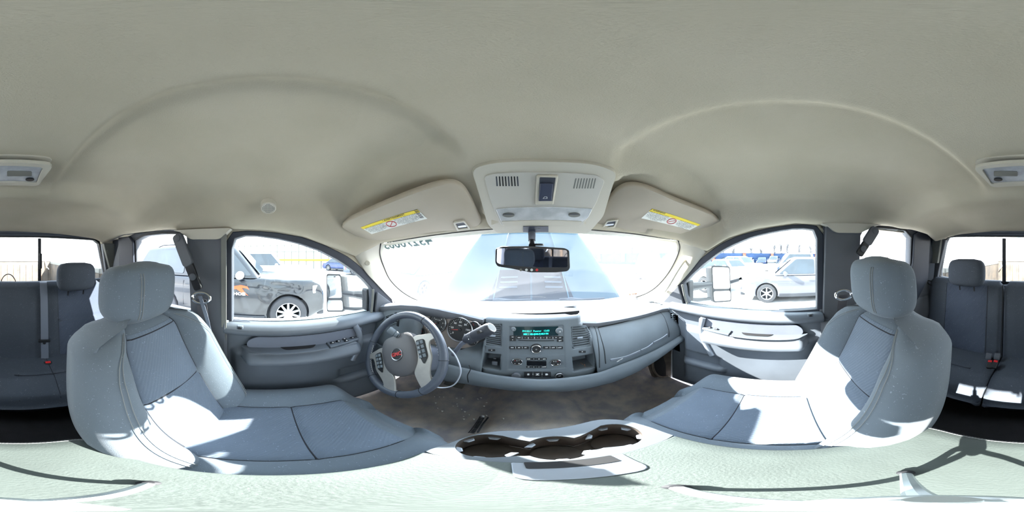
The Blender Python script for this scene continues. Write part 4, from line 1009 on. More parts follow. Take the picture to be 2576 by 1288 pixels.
# shell crack lines of the storage tray on the lid
# cup holder module
out_ = cr([V(x0, .172, 0), V(-.118, .21, 0), V(-.095, .262, 0), V(-.05, .296, 0), V(.02, .303, 0), V(.09, .312, 0), V(.15, .318, 0), V(.195, .29, 0), V(.218, .235, 0), V(x1, .172, 0)], 6, False)
out_ = out_ + [V(lerp(x1, x0, i / 20), .172, 0) for i in range(1, 20)]
cups = [(-.056, .232, .047), (.043, .226, .047), (.145, .242, .049)]
inn = []
cc = V(.045, .232, 0)
outr = []
NN = 120
def edge(pts, a):
    d = V(math.cos(a), math.sin(a), 0); best = None
    for p, q in zip(pts, pts[1:] + pts[:1]):
        e = q - p; den = d.x * e.y - d.y * e.x
        if abs(den) < 1e-9: continue
        t = ((p.x - cc.x) * e.y - (p.y - cc.y) * e.x) / den; u = ((p.x - cc.x) * d.y - (p.y - cc.y) * d.x) / den
        if t > 0 and -1e-6 <= u <= 1 + 1e-6 and (best is None or t < best): best = t
    return cc + d * (best or .05)
def cupd(a):
    d = (math.cos(a), math.sin(a)); best = .03
    for cx_, cy_, r_ in cups + [(-.006, .228, .030), (.094, .233, .030)]:
        ox, oy = cc.x - cx_, cc.y - cy_; b_ = ox * d[0] + oy * d[1]; c_ = ox * ox + oy * oy - r_ * r_; D = b_ * b_ - c_
        if D >= 0:
            t = -b_ + math.sqrt(D)
            if t > best: best = t
    return best
for i in range(NN):
    # denser rays towards the long ends
    a = 2 * PI * i / NN; a = a - .42 * math.sin(2 * a)
    outr.append(edge(out_, a)); inn.append(cc + V(math.cos(a), math.sin(a), 0) * cupd(a))
def zz_(pts, z): return [V(p.x, p.y, z) for p in pts]
CH = MB().ring(zz_(outr, -.575), zz_(inn, -.575), (0, 0, .022)).build('cup_holder_tray', mat('tray_plastic', (92, 98, 104), .45, metal=.2), CN, bevel=.005)
MB().loft([zz_(outr, -.70), zz_(outr, -.575)], cap=False).build('tray_side', M['pillar'], CH)
mcup = mat('cup_holder_rubber', (66, 58, 52), .7, var=.25, vscale=25)
MB().loft([zz_(inn, -.556), [V(cc.x + (p.x - cc.x) * .97, cc.y + (p.y - cc.y) * .95, -.63) for p in inn]], cap=False).build('cup_wall', mcup, CH)
MB().prism([V(cc.x + (p.x - cc.x) * .98, cc.y + (p.y - cc.y) * .97, -.632) for p in inn], (0, 0, -.004)).build('cup_floor', mcup, CH)
for cx_, cy_, r_ in cups:
    MB().lathe([(r_ * .82, 0), (r_ * .82, .006), (r_ * .72, .0075), (.001, .005)], 28, Matrix.Translation((cx_, cy_, -.632))).build('cup_base', mcup, CH)
    for k in range(6):
        a = k * PI / 3 + .5
        if abs(math.cos(a)) > .86 and ((cx_ > -.04 and math.cos(a) < 0) or (cx_ < .13 and math.cos(a) > 0)): continue
        MB(Matrix.Translation((cx_, cy_, -.572)) @ Matrix.Rotation(a, 4, 'Z')).prism([V(r_ * 1.0, -.013, 0), V(r_ * .78, -.007, 0), V(r_ * .78, .007, 0), V(r_ * 1.0, .013, 0)], (0, 0, -.008)).build('cup_finger', M['silver'], CH, bevel=.002)
# little camera tripod -----------------------------------------------------------
TP = thing('tabletop_tripod', 'small pale three-legged stand on the rear half of the armrest lid', 'tripod', (.012, -.018, -.537))
TO = V(.012, -.018, 0)
mtp = mat('tripod_metal', (188, 196, 198), .35, metal=.3)
MB().lathe([(.007, -.435), (.013, -.43), (.02, -.42), (.021, -.405), (.016, -.39), (.009, -.385), (.009, -.35), (.0055, -.34), (.0055, -.28)], 20, Matrix.Translation(TO)).build('column', mtp, TP)
for fx_, fy_ in ((.066, .05), (.095, -.09), (-.07, -.065)):
    ft_ = V(fx_, fy_, 0); d = (ft_ - TO).normalized(); ln_ = (ft_ - TO).length
    lg = MB().tube(cr([TO + V(0, 0, -.43) + d * .012, TO + d * ln_ * .5 + V(0, 0, -.457), TO + d * ln_ * .95 + V(0, 0, -.53)], 5, False), .0052, 8).build('leg', mtp, TP)
    MB().lathe([(.001, 0), (.008, .001), (.008, .008), (.004, .012)], 12, Matrix.Translation(ft_ + V(0, 0, -.539))).build('rubber_foot', M['rubber'], lg)
# ================================================================ steering wheel and column
SW = V(0, 0, 0) + P(1008, 892, y=.445); NW = V(-.07, -.88, .45).normalized()
W = thing('steering_wheel', 'worn leather steering wheel with silver spokes turned to one side', 'steering wheel', tuple(SW))
mW = frame(SW, (1, 0, 0), NW) @ Matrix.Rotation(math.radians(38), 4, 'Z')
R0 = .186
rim = MB(mW).tube([V(R0 * math.cos(a), R0 * math.sin(a), 0) for a in [2 * PI * i / 72 for i in range(72)]], .0165, 14, closed=True).build('rim', M['leather'], W, smooth=180)
for a in (35, 145, 205, 335, 255, 285):
    a = math.radians(a); e = V(math.cos(a), math.sin(a), 0)
    MB(mW @ frame(e * R0, (0, 0, 1), V(-math.sin(a), math.cos(a), 0))).tube(ell(.0172, .0172, 18), .0009, 5, closed=True).build('rim_seam', M['dark'], rim)
for a0, a1 in ((150, 200), (-20, 30), (230, 255), (285, 310)):
    n = 26
    for_pts = [V((R0 - .0158) * math.cos(math.radians(lerp(a0, a1, i / n))), (R0 - .0158) * math.sin(math.radians(lerp(a0, a1, i / n))), .004 + (.0025 if i % 2 else -.0025)) for i in range(n + 1)]
    MB(mW).tube(for_pts, .0009, 5).build('rim_stitching', M['white'], rim)
# airbag pad
pad_ = rnd([V(-.062, .082, 0), V(.062, .082, 0), V(.082, .03, 0), V(.072, -.045, 0), (.035, -.088, 0), V(-.035, -.088, 0), V(-.072, -.045, 0), V(-.082, .03, 0)], .03); pad_ = [p * 1.16 for p in pad_]
A_ = MB(mW).loft([[p * .97 + V(0, 0, -.03) for p in pad_], [p + V(0, 0, .0) for p in pad_], [p * .96 + V(0, 0, .012) for p in pad_], [p * .7 + V(0, 0, .019) for p in pad_], [p * .3 + V(0, 0, .021) for p in pad_]]).build('airbag_pad', M['airbag'], W, smooth=70)
em = MB(mW).lathe([(.029, .018), (.029, .023), (.026, .0245), (.0245, .0225), (.0005, .0225)], 36).build('emblem', M['black'], W)
MB(mW).lathe([(.029, .0225), (.0275, .0253), (.0245, .024)], 36, cap=False).build('emblem_ring', M['chromed'], em)
text('GMC', .0235, mW @ Matrix.Translation((0, 0, .0232)), M['redtext'], 'emblem_letters', em, .0012, bold=.0008, sx=.95)
# spokes: one silver U-shaped piece each side holding a switch pod
for s in (-1, 1):
    pts = [V(s * .070, .052, .0), V(s * .100, .058, .002), V(s * .135, .048, .0), V(s * .172, .042, -.004), V(s * .176, .012, -.004), V(s * .150, .014, .0), V(s * .142, -.012, 0), V(s * .138, -.05, 0), V(s * .118, -.085, 0), V(s * .105, -.115, -.003), V(s * .103, -.150, -.004), V(s * .055, -.172, -.004), V(s * .048, -.130, 0), V(s * .045, -.095, .003), V(s * .070, -.055, .006), V(s * .083, .0, .006)]
    if s < 0: pts = pts[::-1]
    pts = [V(p.x, p.y, 0) for p in rnd(pts, .012)]
    sp = MB(mW).prism(pts, (0, 0, .009)).build('spoke', M['spoke'], W, bevel=.003)
    pod = rnd([V(s * .094, .036, .0095), V(s * .132, .030, .0095), V(s * .124, -.045, .0095), V(s * .098, -.072, .0095), V(s * .090, -.02, .0095)], .01)
    po = MB(mW).prism(pod, (0, 0, .003)).build('switch_pod', M['black'], sp, bevel=.001)
    for i in range(4):
        for j in range(2):
            y = .020 - i * .019; x = s * (.103 + j * .017 - .002 * i)
            MB(mW).box((x, y, .0135), (.0135, .015, .004)).build('switch_button', M['dash'], po, bevel=.0015)
            if j == 0: text('-+x='[i], .009, mW @ Matrix.Translation((x, y, .0158)), M['white'], 'button_mark', po, .0002)
MB(mW).lathe([(.055, -.10), (.06, -.035), (.03, -.01), (.001, -.01)], 28).build('hub', M['black'], W)
# column, shift lever, turn stalk
CO = thing('steering_column', 'grey plastic steering column shroud behind the wheel', 'steering column', tuple(SW + V(0, .15, -.1)))
cm = frame(SW - NW * .05, (1, 0, 0), -NW)
MB(cm).loft([[V(p.x * k, p.y * k * 1.15 + .01, z) for p in rnd(rect(.13, .11), .03)] for z, k in ((0, .9), (.03, 1), (.14, 1.05), (.24, 1.0))]).build('column_shroud', M['panel2'], CO, smooth=50)
ring_ = MB(cm).lathe([(.06, .0), (.065, .012), (.06, .02)], 28).build('collar', M['black'], CO)
def dirp(px, py, y): return P(px, py, y=y)
LV = thing('shift_lever', 'grey column shift lever with chrome tip pointing at the radio', 'shift lever', tuple(dirp(1150, 885, .58)))
a, b_, c, d = dirp(1140, 892, .58), dirp(1160, 866, .57), dirp(1178, 853, .56), dirp(1237, 824, .54)
MB().tube([a, b_, b_.lerp(c, .6)], [.011, .009, .010], 12).build('rod', M['panel2'], LV)
ax = (d - c); L_ = ax.length; mt = frame(c, (0, -.4, 1), ax)
gp = MB(mt).loft([[V(p.x * k * 1.0, p.y * k * .8, z * L_) for p in ell(.026, .026, 20)] for z, k in ((-.18, .45), (-.05, .8), (.0, .92), (.25, .97), (.28, .9), (.30, .98), (.8, 1.0), (.93, .95), (1.0, .72))]).build('grip', mat('grip_plastic', (58, 61, 70), .5), LV, smooth=50)
MB(mt).tube([V(p.x, p.y * .8, L_ * 1.0) for p in ell(.019, .019, 24)], .0026, 8, closed=True).build('chrome_tip', M['chromed'], LV)
MB(mt).prism([V(p.x, p.y * .8, L_ * .99) for p in ell(.018, .018, 24)], (0, 0, .003)).build('tip_button', M['lcd'], gp)
n_ = V(-.1, -.85, .5).normalized(); mm_ = frame(c.lerp(d, .12) + n_ * .0235, ax, n_)
text('+ -', .015, mm_ @ Matrix.Rotation(-PI / 2, 4, 'Z') @ Matrix.Rotation(0, 4, 'Z'), M['white'], 'grip_mark', gp, .0003, bold=.0004)
mm_ = frame(c.lerp(d, .68) + n_ * .0240, ax, n_); MB(mm_).prism(rect(.034, .012, .002), (0, 0, .0012)).build('grip_switch', M['black'], gp); text('TH', .009, mm_ @ Matrix.Translation((0, 0, .0015)), M['white'], 'grip_mark', gp, .0002)
TS = thing('turn_signal_stalk', 'short black turn signal stalk with ribbed knob at the left of the wheel', 'stalk', tuple(dirp(1010, 850, .50)))
a, b_, c = dirp(1022, 852, .50), dirp(1000, 843, .47), dirp(978, 828, .45)
MB().tube([a, b_], [.008, .012], 12).build('stem', M['dash'], TS); MB(frame(b_, (0, 0, 1), c - b_)).lathe([(.012, 0), (.014, .004), (.014, .014), (.012, .016), (.015, .018), (.016, .04), (.013, .046), (.001, .046)], 20).build('knob', M['dash'], TS)
# pedals
def pedal(name, lab, pts, y0, m, ribs):
    q = [P(a, b_, y=y0 - (b_ - pts[0][1]) * .0012) for a, b_ in pts]; c = sum(q, V(0, 0, 0)) / 4; T = thing(name, lab, 'pedal', tuple(c), 0)
    n = (q[1] - q[0]).cross(q[3] - q[0]).normalized(); n = n if n.dot(c) < 0 else -n
    MB().prism(rnd(q, .008), -n * .012).build('pad', m, T, bevel=.003)
    for i in range(ribs):
        t = (i + .7) / (ribs + .4); MB().tube([q[0].lerp(q[3], t) + n * .001, q[1].lerp(q[2], t) + n * .001], .0022, 5).build('rib', M['trimg'], T)
    MB().tube([c - n * .01, c + V(0, .12, .16)], .009, 8).build('arm', M['black'], T)
mp = mat('pedal_rubber', (150, 132, 112), .8, var=.2, vscale=40)
pedal('brake_pedal', 'wide dusty ribbed brake pedal', [(1122, 955), (1170, 963), (1162, 979), (1116, 967)], .80, mp, 9)
pedal('accelerator_pedal', 'narrow plain dusty accelerator pedal', [(1209, 970), (1230, 973), (1220, 993), (1200, 989)], .76, mat('accelerator_rubber', (140, 130, 122), .7, var=.1, vscale=50), 0)
# cables
def cable(name, lab, pts, r, m):
    p = cr(pts, 8, False); T = thing(name, lab, 'cable', tuple(p[0])); MB().tube(p, r, 8).build('cord', m, T, smooth=180); return T
cable('white_cable', 'white charging cable looping below the steering wheel', [dirp(1128, 874, .52), dirp(1146, 895, .53), dirp(1158, 925, .54), dirp(1157, 945, .55), dirp(1143, 967, .55), dirp(1120, 975, .54), dirp(1095, 973, .52), dirp(1072, 962, .50), dirp(1052, 948, .48)], .0032, M['cable'])
cable('black_cable', 'thin black cable hanging over the knee roll below the cluster', [dirp(1180, 918, .575), dirp(1183, 930, .57), dirp(1176, 945, .565), dirp(1178, 962, .565)], .002, M['black'])
# coil spring on the floor
zf = lambda x, y: -.93
sp = thing('coil_spring', 'black coil spring with white tip lying on the dusty floor', 'spring', tuple(P(1204, 1065, z=-.93)))
a, b_ = P(1213, 1049, z=-.925), P(1185, 1090, z=-.925); ax = (b_ - a); m = frame(a, (0, 0, 1), ax); n = 150
MB(m).tube([V(.009 * math.cos(t * .6), .009 * math.sin(t * .6), ax.length * t / n) for t in range(n)], .0022, 5).build('coil', M['black'], sp); MB(m).lathe([(.001, -.014), (.007, -.010), (.008, 0), (.004, .004)], 12).build('tip', M['white'], sp)
cable('thin_rod', 'thin black rod lying beside the coil spring', [P(1228, 1050, z=-.928), P(1214, 1068, z=-.928), P(1201, 1088, z=-.928)], .0035, M['black'])
# scattered debris on the floor
rnds = random.Random(4)
for i in range(26):
    px, py = rnds.uniform(1090, 1340), rnds.uniform(995, 1060); c = P(px, py, z=-.93); k = rnds.uniform(.003, .006)
    d_ = MB().add([c + V(rnds.uniform(-1, 1) * k * 2, rnds.uniform(-1, 1) * k, 0), c + V(k, -k, 0), c + V(k, k, 0), c + V(0, 0, k), c + V(-k, k, 0)], [(0, 1, 3), (1, 2, 3), (2, 4, 3), (4, 0, 3), (0, 1, 2, 4)]).build('debris_flake', M['paper'], None, smooth=0)
    tag(d_, 'tiny pale flake of debris on the dusty front floor', 'debris', 'flakes of debris on the front floor')
# floor duct and hole at passenger kick panel
kp = struct(MB().prism(rnd([P(1630, 905, y=.78), P(1700, 868, y=.70), P(1760, 940, y=.62), P(1700, 985, y=.70), P(1650, 960, y=.78)], .03), (0, .03, 0)).build('trim_6', mat('dusty_plastic', (104, 92, 82), .85, var=.25, vscale=18), bevel=.006))
MB().tube([p for p in [P(1668 + 26 * math.cos(t), 915 + 34 * math.sin(t), y=.735) for t in [2 * PI * i / 24 for i in range(24)]]], .008, 8, closed=True).build('vent_collar', mat('dust', (120, 108, 96), .9), kp)
MB().prism([P(1668 + 24 * math.cos(t), 915 + 32 * math.sin(t), y=.74) for t in [2 * PI * i / 24 for i in range(24)]], (0, .01, 0)).build('vent_hole', M['dark'], kp)

# ================================================================ overhead
pc0, pc1 = P(1369, 405, y=.335), P(1360, 583, y=.61)
OHn = V(0, -(pc0.z - pc1.z), -(pc1.y - pc0.y)).normalized()
fO = lambda p: (p - pc0).dot(OHn)
def O(px, py, d=0): return P(px, py, f=fO) + OHn * d
OH = thing('overhead_console', 'beige overhead console with sunroof switch above the rearview mirror', 'overhead console', tuple(O(1365, 480)))
outl = rnd([O(*p) for p in [(1184, 420), (1230, 405), (1369, 401), (1500, 408), (1553, 428), (1518, 540), (1480, 583), (1250, 583), (1226, 560)]], .022)
OB = MB().loft([[p - OHn * .03 for p in outl], [p + OHn * .004 for p in outl], [p + OHn * .010 for p in [sum(outl, V(0, 0, 0)) / len(outl) + (q - sum(outl, V(0, 0, 0)) / len(outl)) * .985 for q in outl]]]).build('housing', M['beige'], OH, smooth=50)
def op_(name, pts, d, t, m, parent, rad=.004, bevel=.001): return MB().prism(rnd([O(*p, d) for p in pts], rad), OHn * t).build(name, M[m] if isinstance(m, str) else m, parent, bevel=bevel)
mb2 = mat('beige_insert', (184, 180, 170), .6, bump=.08, bscale=500)
ins = op_('console_panel', [(1219, 437), (1240, 430), (1369, 427), (1500, 434), (1520, 447), (1500, 500), (1478, 540), (1462, 560), (1262, 560), (1247, 530), (1232, 490)], .0095, .004, mb2, OB, .010, .002)
for k in range(8):
    px = 1250 + k * 7.4; op_('speaker_slot', [(px - 1.6, 436), (px + 1.6, 436), (px + 3.4, 460), (px + .2, 460)], .0128, .0012, 'dark' if k in (1, 2, 3, 5, 6) else 'seal', ins, .001, 0)
    px = 1447 + k * 6.9; op_('speaker_slot', [(px - 1.2, 441), (px + 1.8, 441), (px - 3.6, 466), (px - 6.6, 466)], .0128, .0012, 'trimg', ins, .001, 0)
op_('switch_surround', [(1349, 431), (1403, 431), (1391, 502), (1346, 502)], .012, .010, 'beige', OB, .004, .003)
op_('switch_well', [(1357, 433), (1396, 434), (1388, 492), (1354, 492)], .0215, .001, 'seal', OB, .002, 0)
swb = op_('sunroof_switch', [(1358, 446), (1390, 447), (1386, 490), (1354, 490)], .0222, .004, mat('navy_switch', (52, 58, 78), .5), OB, .002, .002)
m_ = frame(O(1370, 481, .0268), (1, 0, 0), OHn); m_ = frame(O(1370, 481, .0268), O(1380, 481) - O(1370, 481), OHn)
MB(m_ @ Matrix.Rotation(PI, 4, 'Z') if False else m_).ring([V(-.006, -.003, 0), V(.006, -.003, 0), V(.005, .004, 0), V(-.002, .004, 0)], [V(-.0045, -.002, 0), V(.0045, -.002, 0), V(.004, .003, 0), V(-.0015, .003, 0)], (0, 0, .0003)).build('switch_symbol', M['white'], swb)
mlens = mat('map_lamp_lens', (188, 190, 190), .12, spec=.9, var=.12, vscale=30)
ln = op_('map_lamp_lens', [(1248, 517), (1489, 517), (1478, 538), (1462, 550), (1262, 550)], .013, .003, mlens, OB, .006, .002)
op_('lens_trim', [(1262, 547), (1462, 547), (1456, 558), (1268, 558)], .0155, .003, 'beige', OB, .003, .001)
for px in (1280, 1443):
    q = [O(px + 15 * math.cos(t), 530 + 5.5 * math.sin(t), .0165) for t in [2 * PI * i / 20 for i in range(20)]]; MB().prism(q, OHn * .003).build('lamp_button', M['trimg'], ln, bevel=.001)
    MB().prism([p + OHn * .0032 for p in [O(px + 14 * math.cos(t), 528 + 2.2 * math.sin(t), .0165) for t in [PI + PI * i / 10 for i in range(11)]]], OHn * .0005).build('button_shadow_gap', M['seal'], ln)
dsp = op_('airbag_indicator', [(1316, 563), (1379, 563), (1379, 577), (1316, 577)], .0105, .002, mat('navy_display', (58, 62, 76), .3), OB, .001, .0006)
text('PASSENGER AIR BAG', .0060, frame(O(1345, 567.5, .0128), (1, 0, 0), OHn) if False else frame(O(1340, 567.5, .0128), O(1380, 567) - O(1340, 567), OHn), M['trimg'], 'indicator_text', dsp, .0001)
# sun visors
def visor(lab, pts, clip, label_px, s, ys):
    A, B_, C2 = [P(px, py, y=y) for px, py, y in ys]; n = (B_ - A).cross(C2 - A).normalized(); n = n if n.dot(A) < 0 else -n
    f = lambda p: (p - A).dot(n); T = thing('sun_visor', lab, 'sun visor', tuple(A), 0, 'sun visors')
    q = rnd([P(*p, f=f) for p in pts], .022); c = sum(q, V(0, 0, 0)) / len(q)
    B = MB().loft([[c + (p - c) * .96 - n * .022 for p in q], [p - n * .018 for p in q], [p - n * .004 for p in q], [c + (p - c) * .975 + n * .001 for p in q]]).build('visor_panel', M['visor'], T, smooth=60)
    def vp(p, d=0): return P(*p, f=f) + n * d
    cp = [vp(p, .0) for p in clip]; ci = sum(cp, V(0, 0, 0)) / 4
    K_ = MB().ring(rnd(cp, .006), rnd([ci + (p - ci) * .72 for p in cp], .005), n * .008).build('clip_surround', M['beige'], B, bevel=.0015)
    MB().prism(rnd([ci + (p - ci) * .72 for p in cp], .005), n * .0025).build('clip_recess', M['seal'], K_)
    mid = [cp[3].lerp(cp[0], .12), cp[2].lerp(cp[1], .12), cp[2].lerp(cp[1], .45), cp[3].lerp(cp[0], .45)]; MB().prism(rnd([ci + (p - ci) * .62 for p in mid], .003), n * .004).build('clip', M['lens'], K_)
    # warning label
    tl, tr, br, bl = [vp(p, .0014) for p in label_px]
    lb = MB().prism([tl, tr, br, bl], n * .0006).build('warning_label', M['paper'], B)
    y1, y2 = tl.lerp(bl, .26), tr.lerp(br, .26); MB().prism([tl, tr, y2, y1], n * .0009).build('label_band', M['yellow'], lb)
    ux = (tr - tl).normalized(); Wd = (tr - tl).length; Hh = (bl - tl).length; m = frame(tl.lerp(br, .5) + n * .0012, ux, n)
    if m.col[1].to_3d().dot((tl - bl)) < 0: m = frame(tl.lerp(br, .5) + n * .0012, -ux, n)
    w1, w2 = ('AVERTISSEMENT', 'WARNING') if s < 0 else ('WARNING', 'WARNING')
    text('! ' + w1, Hh * .17, m @ Matrix.Translation((Wd * .10 if s < 0 else -Wd * .36, Hh * .38, 0)), M['ink'], 'label_text', lb, .0001, bold=.0002)
    for i, ss in enumerate(['DEATH OR SERIOUS INJURY', 'can occur. Children 12 and under', 'can be killed by the air bag.', 'The BACK SEAT is the SAFEST', 'place for children. NEVER put', 'a rear-facing child seat', 'in the front.']):
        for xx in (-.30, .26): text(ss, Hh * .105, m @ Matrix.Translation((Wd * xx, Hh * (.20 - i * .105), 0)), M['ink'], 'label_text', lb, .00005)
    xx = -.02; cc_ = m @ V(Wd * xx, -Hh * .1, .0005); MB(frame(cc_, m.col[0].to_3d(), n)).tube(ell(Hh * .28, Hh * .28, 24), Hh * .022, 5, closed=True).build('prohibition_ring', M['redtext'], lb)
    MB(frame(cc_, m.col[0].to_3d(), n)).box((0, 0, 0), (Hh * .54, Hh * .04, .0004), Matrix(frame(cc_, m.col[0].to_3d(), n)) @ Matrix.Rotation(.78, 4, 'Z')).build('prohibition_bar', M['redtext'], lb)
    if s < 0:
        for i in range(9): MB(m).box((Wd * .46, Hh * (.45 - i * .09), 0), (Wd * .05, Hh * .05 * (1 if i % 2 else .5), .0004)).build('barcode_bar', M['ink'], lb)
    return T
visor('beige sun visor above the steering wheel side of the windshield', [(857, 573), (875, 556), (990, 505), (1095, 467), (1140, 459), (1168, 474), (1190, 510), (1213, 560), (1195, 577), (1100, 583), (955, 606), (905, 602)], [(1139, 556), (1168, 551), (1184, 573), (1150, 577)], [(907, 571), (1050, 526), (1075, 549), (935, 588)], -1, [(1168, 470, .37), (1205, 572, .59), (870, 575, .29)])
visor('beige sun visor above the glove box side of the windshield', [(1487, 565), (1515, 525), (1550, 480), (1580, 465), (1620, 470), (1700, 505), (1790, 540), (1818, 562), (1812, 575), (1765, 597), (1700, 597), (1600, 583), (1500, 576)], [(1527, 552), (1556, 549), (1547, 569), (1513, 572)], [(1640, 524), (1762, 564), (1735, 578), (1613, 548)], 1, [(1570, 470, .37), (1510, 573, .59), (1812, 568, .29)])
# dome lamp
DL = thing('dome_lamp', 'beige framed dome lamp with clear lens at the rear of the ceiling', 'lamp', (.05, -.43, .235))
zD = .236; q = rnd([P(136, 408, z=zD), P(96, 462, z=zD), P(2497, 466, z=zD), P(2446, 414, z=zD)], .02)
c = sum(q, V(0, 0, 0)) / len(q); q = resample(q, 60); 
iq = resample(rnd([P(109, 414, z=zD), P(92, 454, z=zD), P(2494, 457, z=zD), P(2469, 418, z=zD)], .006), 60)
k = min(range(60), key=lambda i: (q[i] - q[0]).length); j = min(range(60), key=lambda i: (iq[i] - q[0] ).length); iq = iq[j:] + iq[:j]
fr = MB().ring(q, iq, (0, 0, -.010)).build('lamp_frame', M['beige'], DL, bevel=.003)
MB().prism([p + V(0, 0, .012) for p in q], (0, 0, .004)).build('lamp_back', M['beige'], DL)
LN = MB().prism([c + (p - c) * 1.0 + V(0, 0, -.001) for p in iq], (0, 0, -.005)).build('lamp_lens', mat('dome_lens', (170, 172, 176), .15, spec=.8, var=.15, vscale=25), DL, bevel=.002)
for px0, px1 in ((18, 80), (2500, 2560)):
    MB().prism(rnd([P(px0, 430, z=zD - .0065), P(px1, 431, z=zD - .0065), P(px1, 443, z=zD - .0065), P(px0, 443, z=zD - .0065)], .005), (0, 0, -.001)).build('lamp_bulb_window', M['trimg'], LN)
for px in (75, 2511):
    MB().prism([P(px + 11 * math.cos(t), 450 + 3.6 * math.sin(t), z=zD - .007) for t in [2 * PI * i / 18 for i in range(18)]], (0, 0, -.004)).build('lamp_switch', M['black'], LN, bevel=.001)
# coat-hook handles
def handle(lab, pts, f, hook, s):
    T = thing('grab_handle', lab, 'handle', tuple(P(*pts[0], f=f(.06))), 0, 'ceiling grab handles')
    q = [P(a, b_, f=f(o)) for a, b_, o in [(pts[0][0], pts[0][1], .05), (pts[1][0], pts[1][1], .10), (pts[2][0], pts[2][1], .10), (pts[3][0], pts[3][1], .05)]]
    MB().tube(cr(q, 5, False), .010, 10, flat=.7).build('grip', M['beige'], T, smooth=180)
    for e in (0, 3): MB(frame(P(*pts[e], f=f(.035)), (0, 1, 0), (-s, 0, 0))).prism(rect(.04, .024, .008), (0, 0, .014)).build('mount', M['beige'], T, bevel=.003)
    MB().tube(cr([P(*hook, f=f(.055)), P(hook[0], hook[1] + 3, f=f(.085)), P(hook[0] + s * -4, hook[1] + 9, f=f(.095))], 4, False), .0055, 8).build('coat_hook', M['beige'], T)
handle('beige grab handle with coat hook above the rear window behind the driver', [(286, 565), (300, 557), (345, 551), (366, 566)], fL, (303, 566), -1)
handle('beige grab handle with coat hook above the rear window behind the passenger', [(2264, 553), (2278, 541), (2330, 547), (2342, 560)], fR, (2326, 559), 1)
# assist handle on passenger pillar
AH = thing('pillar_assist_handle', 'beige assist handle on the windshield pillar beside the glove box', 'handle', tuple(P(1700, 690, f=fR(.08))))
MB().tube(cr([P(1722, 655, f=fR(.04)), P(1712, 668, f=fR(.085)), P(1697, 692, f=fR(.09)), P(1683, 716, f=fR(.085)), P(1672, 732, f=fR(.04))], 5, False), .0115, 10, flat=.7).build('grip', M['beige'], AH, smooth=180)
# ceiling microphone / screw plugs
cp = P(675, 523, z=.150); mg = thing('ceiling_speaker_cap', 'small round perforated cap on the ceiling above the driver door', 'speaker cap', tuple(cp))
nn = -cp.normalized(); nn = V(.55, 0, -.83); mgm = frame(cp, (0, 1, 0), nn)
MB(mgm).lathe([(.024, -.02), (.024, .001), (.021, .004), (.0195, .003), (.001, .003)], 28).build('cap', M['beige'], mg)
for i in range(-4, 5):
    for j in range(-4, 5):
        if i * i + j * j < 18: MB(mgm).lathe([(.0011, .0028), (.0011, .0036)], 5, mgm @ Matrix.Translation((i * .0042, j * .0042, 0))).build('hole', M['seal'], mg)
for px, py, lab in ((140, 572, 'flush round plug in the ceiling edge above the left rear glass'), (2485, 567, 'flush round plug in the ceiling edge above the right rear glass')):
    c = P(px, py, y=-1.0); T = tag(MB(frame(c, (1, 0, 0), -c.normalized())).lathe([(.010, -.01), (.010, .002), (.008, .0035)], 18).build('ceiling_plug', M['liner']), lab, 'plug', 'ceiling plugs')
# rear view mirror
RM = thing('rearview_mirror', 'wide black framed rearview mirror hanging in front of the windshield', 'mirror', tuple(P(1338, 612, y=.60)))
a, b_ = P(1338, 578, y=.60), P(1338, 615, y=.575)
MB().tube([a + V(0, .04, .01), a.lerp(b_, .3), a.lerp(b_, .75)], [.016, .014, .013], 14).build('mount_stem', M['panel2'], RM); MB().tube([a.lerp(b_, .7), b_ + V(0, -.02, -.005)], [.009, .012], 12).build('ball_joint', M['black'], RM)
MB().lathe([(.022, 0), (.02, .006), (.001, .008)], 20, frame(P(1353, 618, y=.57), (1, 0, 0), (0, 0, 1))).build('sensor_bump', M['black'], RM)
yM = .545; 
def Mm(px, py, d=0): 
    p0 = P(1340, 650, y=yM); nM = V(-.16, -1, -.05).normalized(); return P(px, py, f=lambda p: (p - p0).dot(nM)) + nM * d
nM = V(-.16, -1, -.05).normalized()
q = rnd([Mm(*p) for p in [(1247, 626), (1262, 620), (1340, 619), (1420, 624), (1432, 630), (1434, 674), (1428, 682), (1400, 685), (1335, 685), (1290, 676), (1252, 670), (1246, 660)]], .006)
c = sum(q, V(0, 0, 0)) / len(q)
HB = MB().loft([[c + (p - c) * .8 - nM * .035 for p in q], [p - nM * .012 for p in q], [p + nM * .002 for p in q], [c + (p - c) * .985 + nM * .004 for p in q]]).build('mirror_housing', M['black'], RM, smooth=50)
g_ = rnd([Mm(*p, .0045) for p in [(1252, 625), (1340, 624), (1424, 629), (1427, 634), (1427, 672), (1340, 672), (1262, 665), (1251, 660)]], .006)
tint = mat('mirror_tint', (150, 156, 170), .03, metal=1); MB().prism(g_, nM * .001).build('mirror_glass', tint, HB)
for px, m in ((1311, 'trimg'), (1325, 'offwhite'), (1338, 'offwhite'), (1351, 'red')):
    bt = MB(frame(Mm(px, 678.5, .0045), (1, 0, 0), nM)).lathe([(.0045, 0), (.0045, .0015), (.001, .002)], 14).build('mirror_button', M[m], HB)
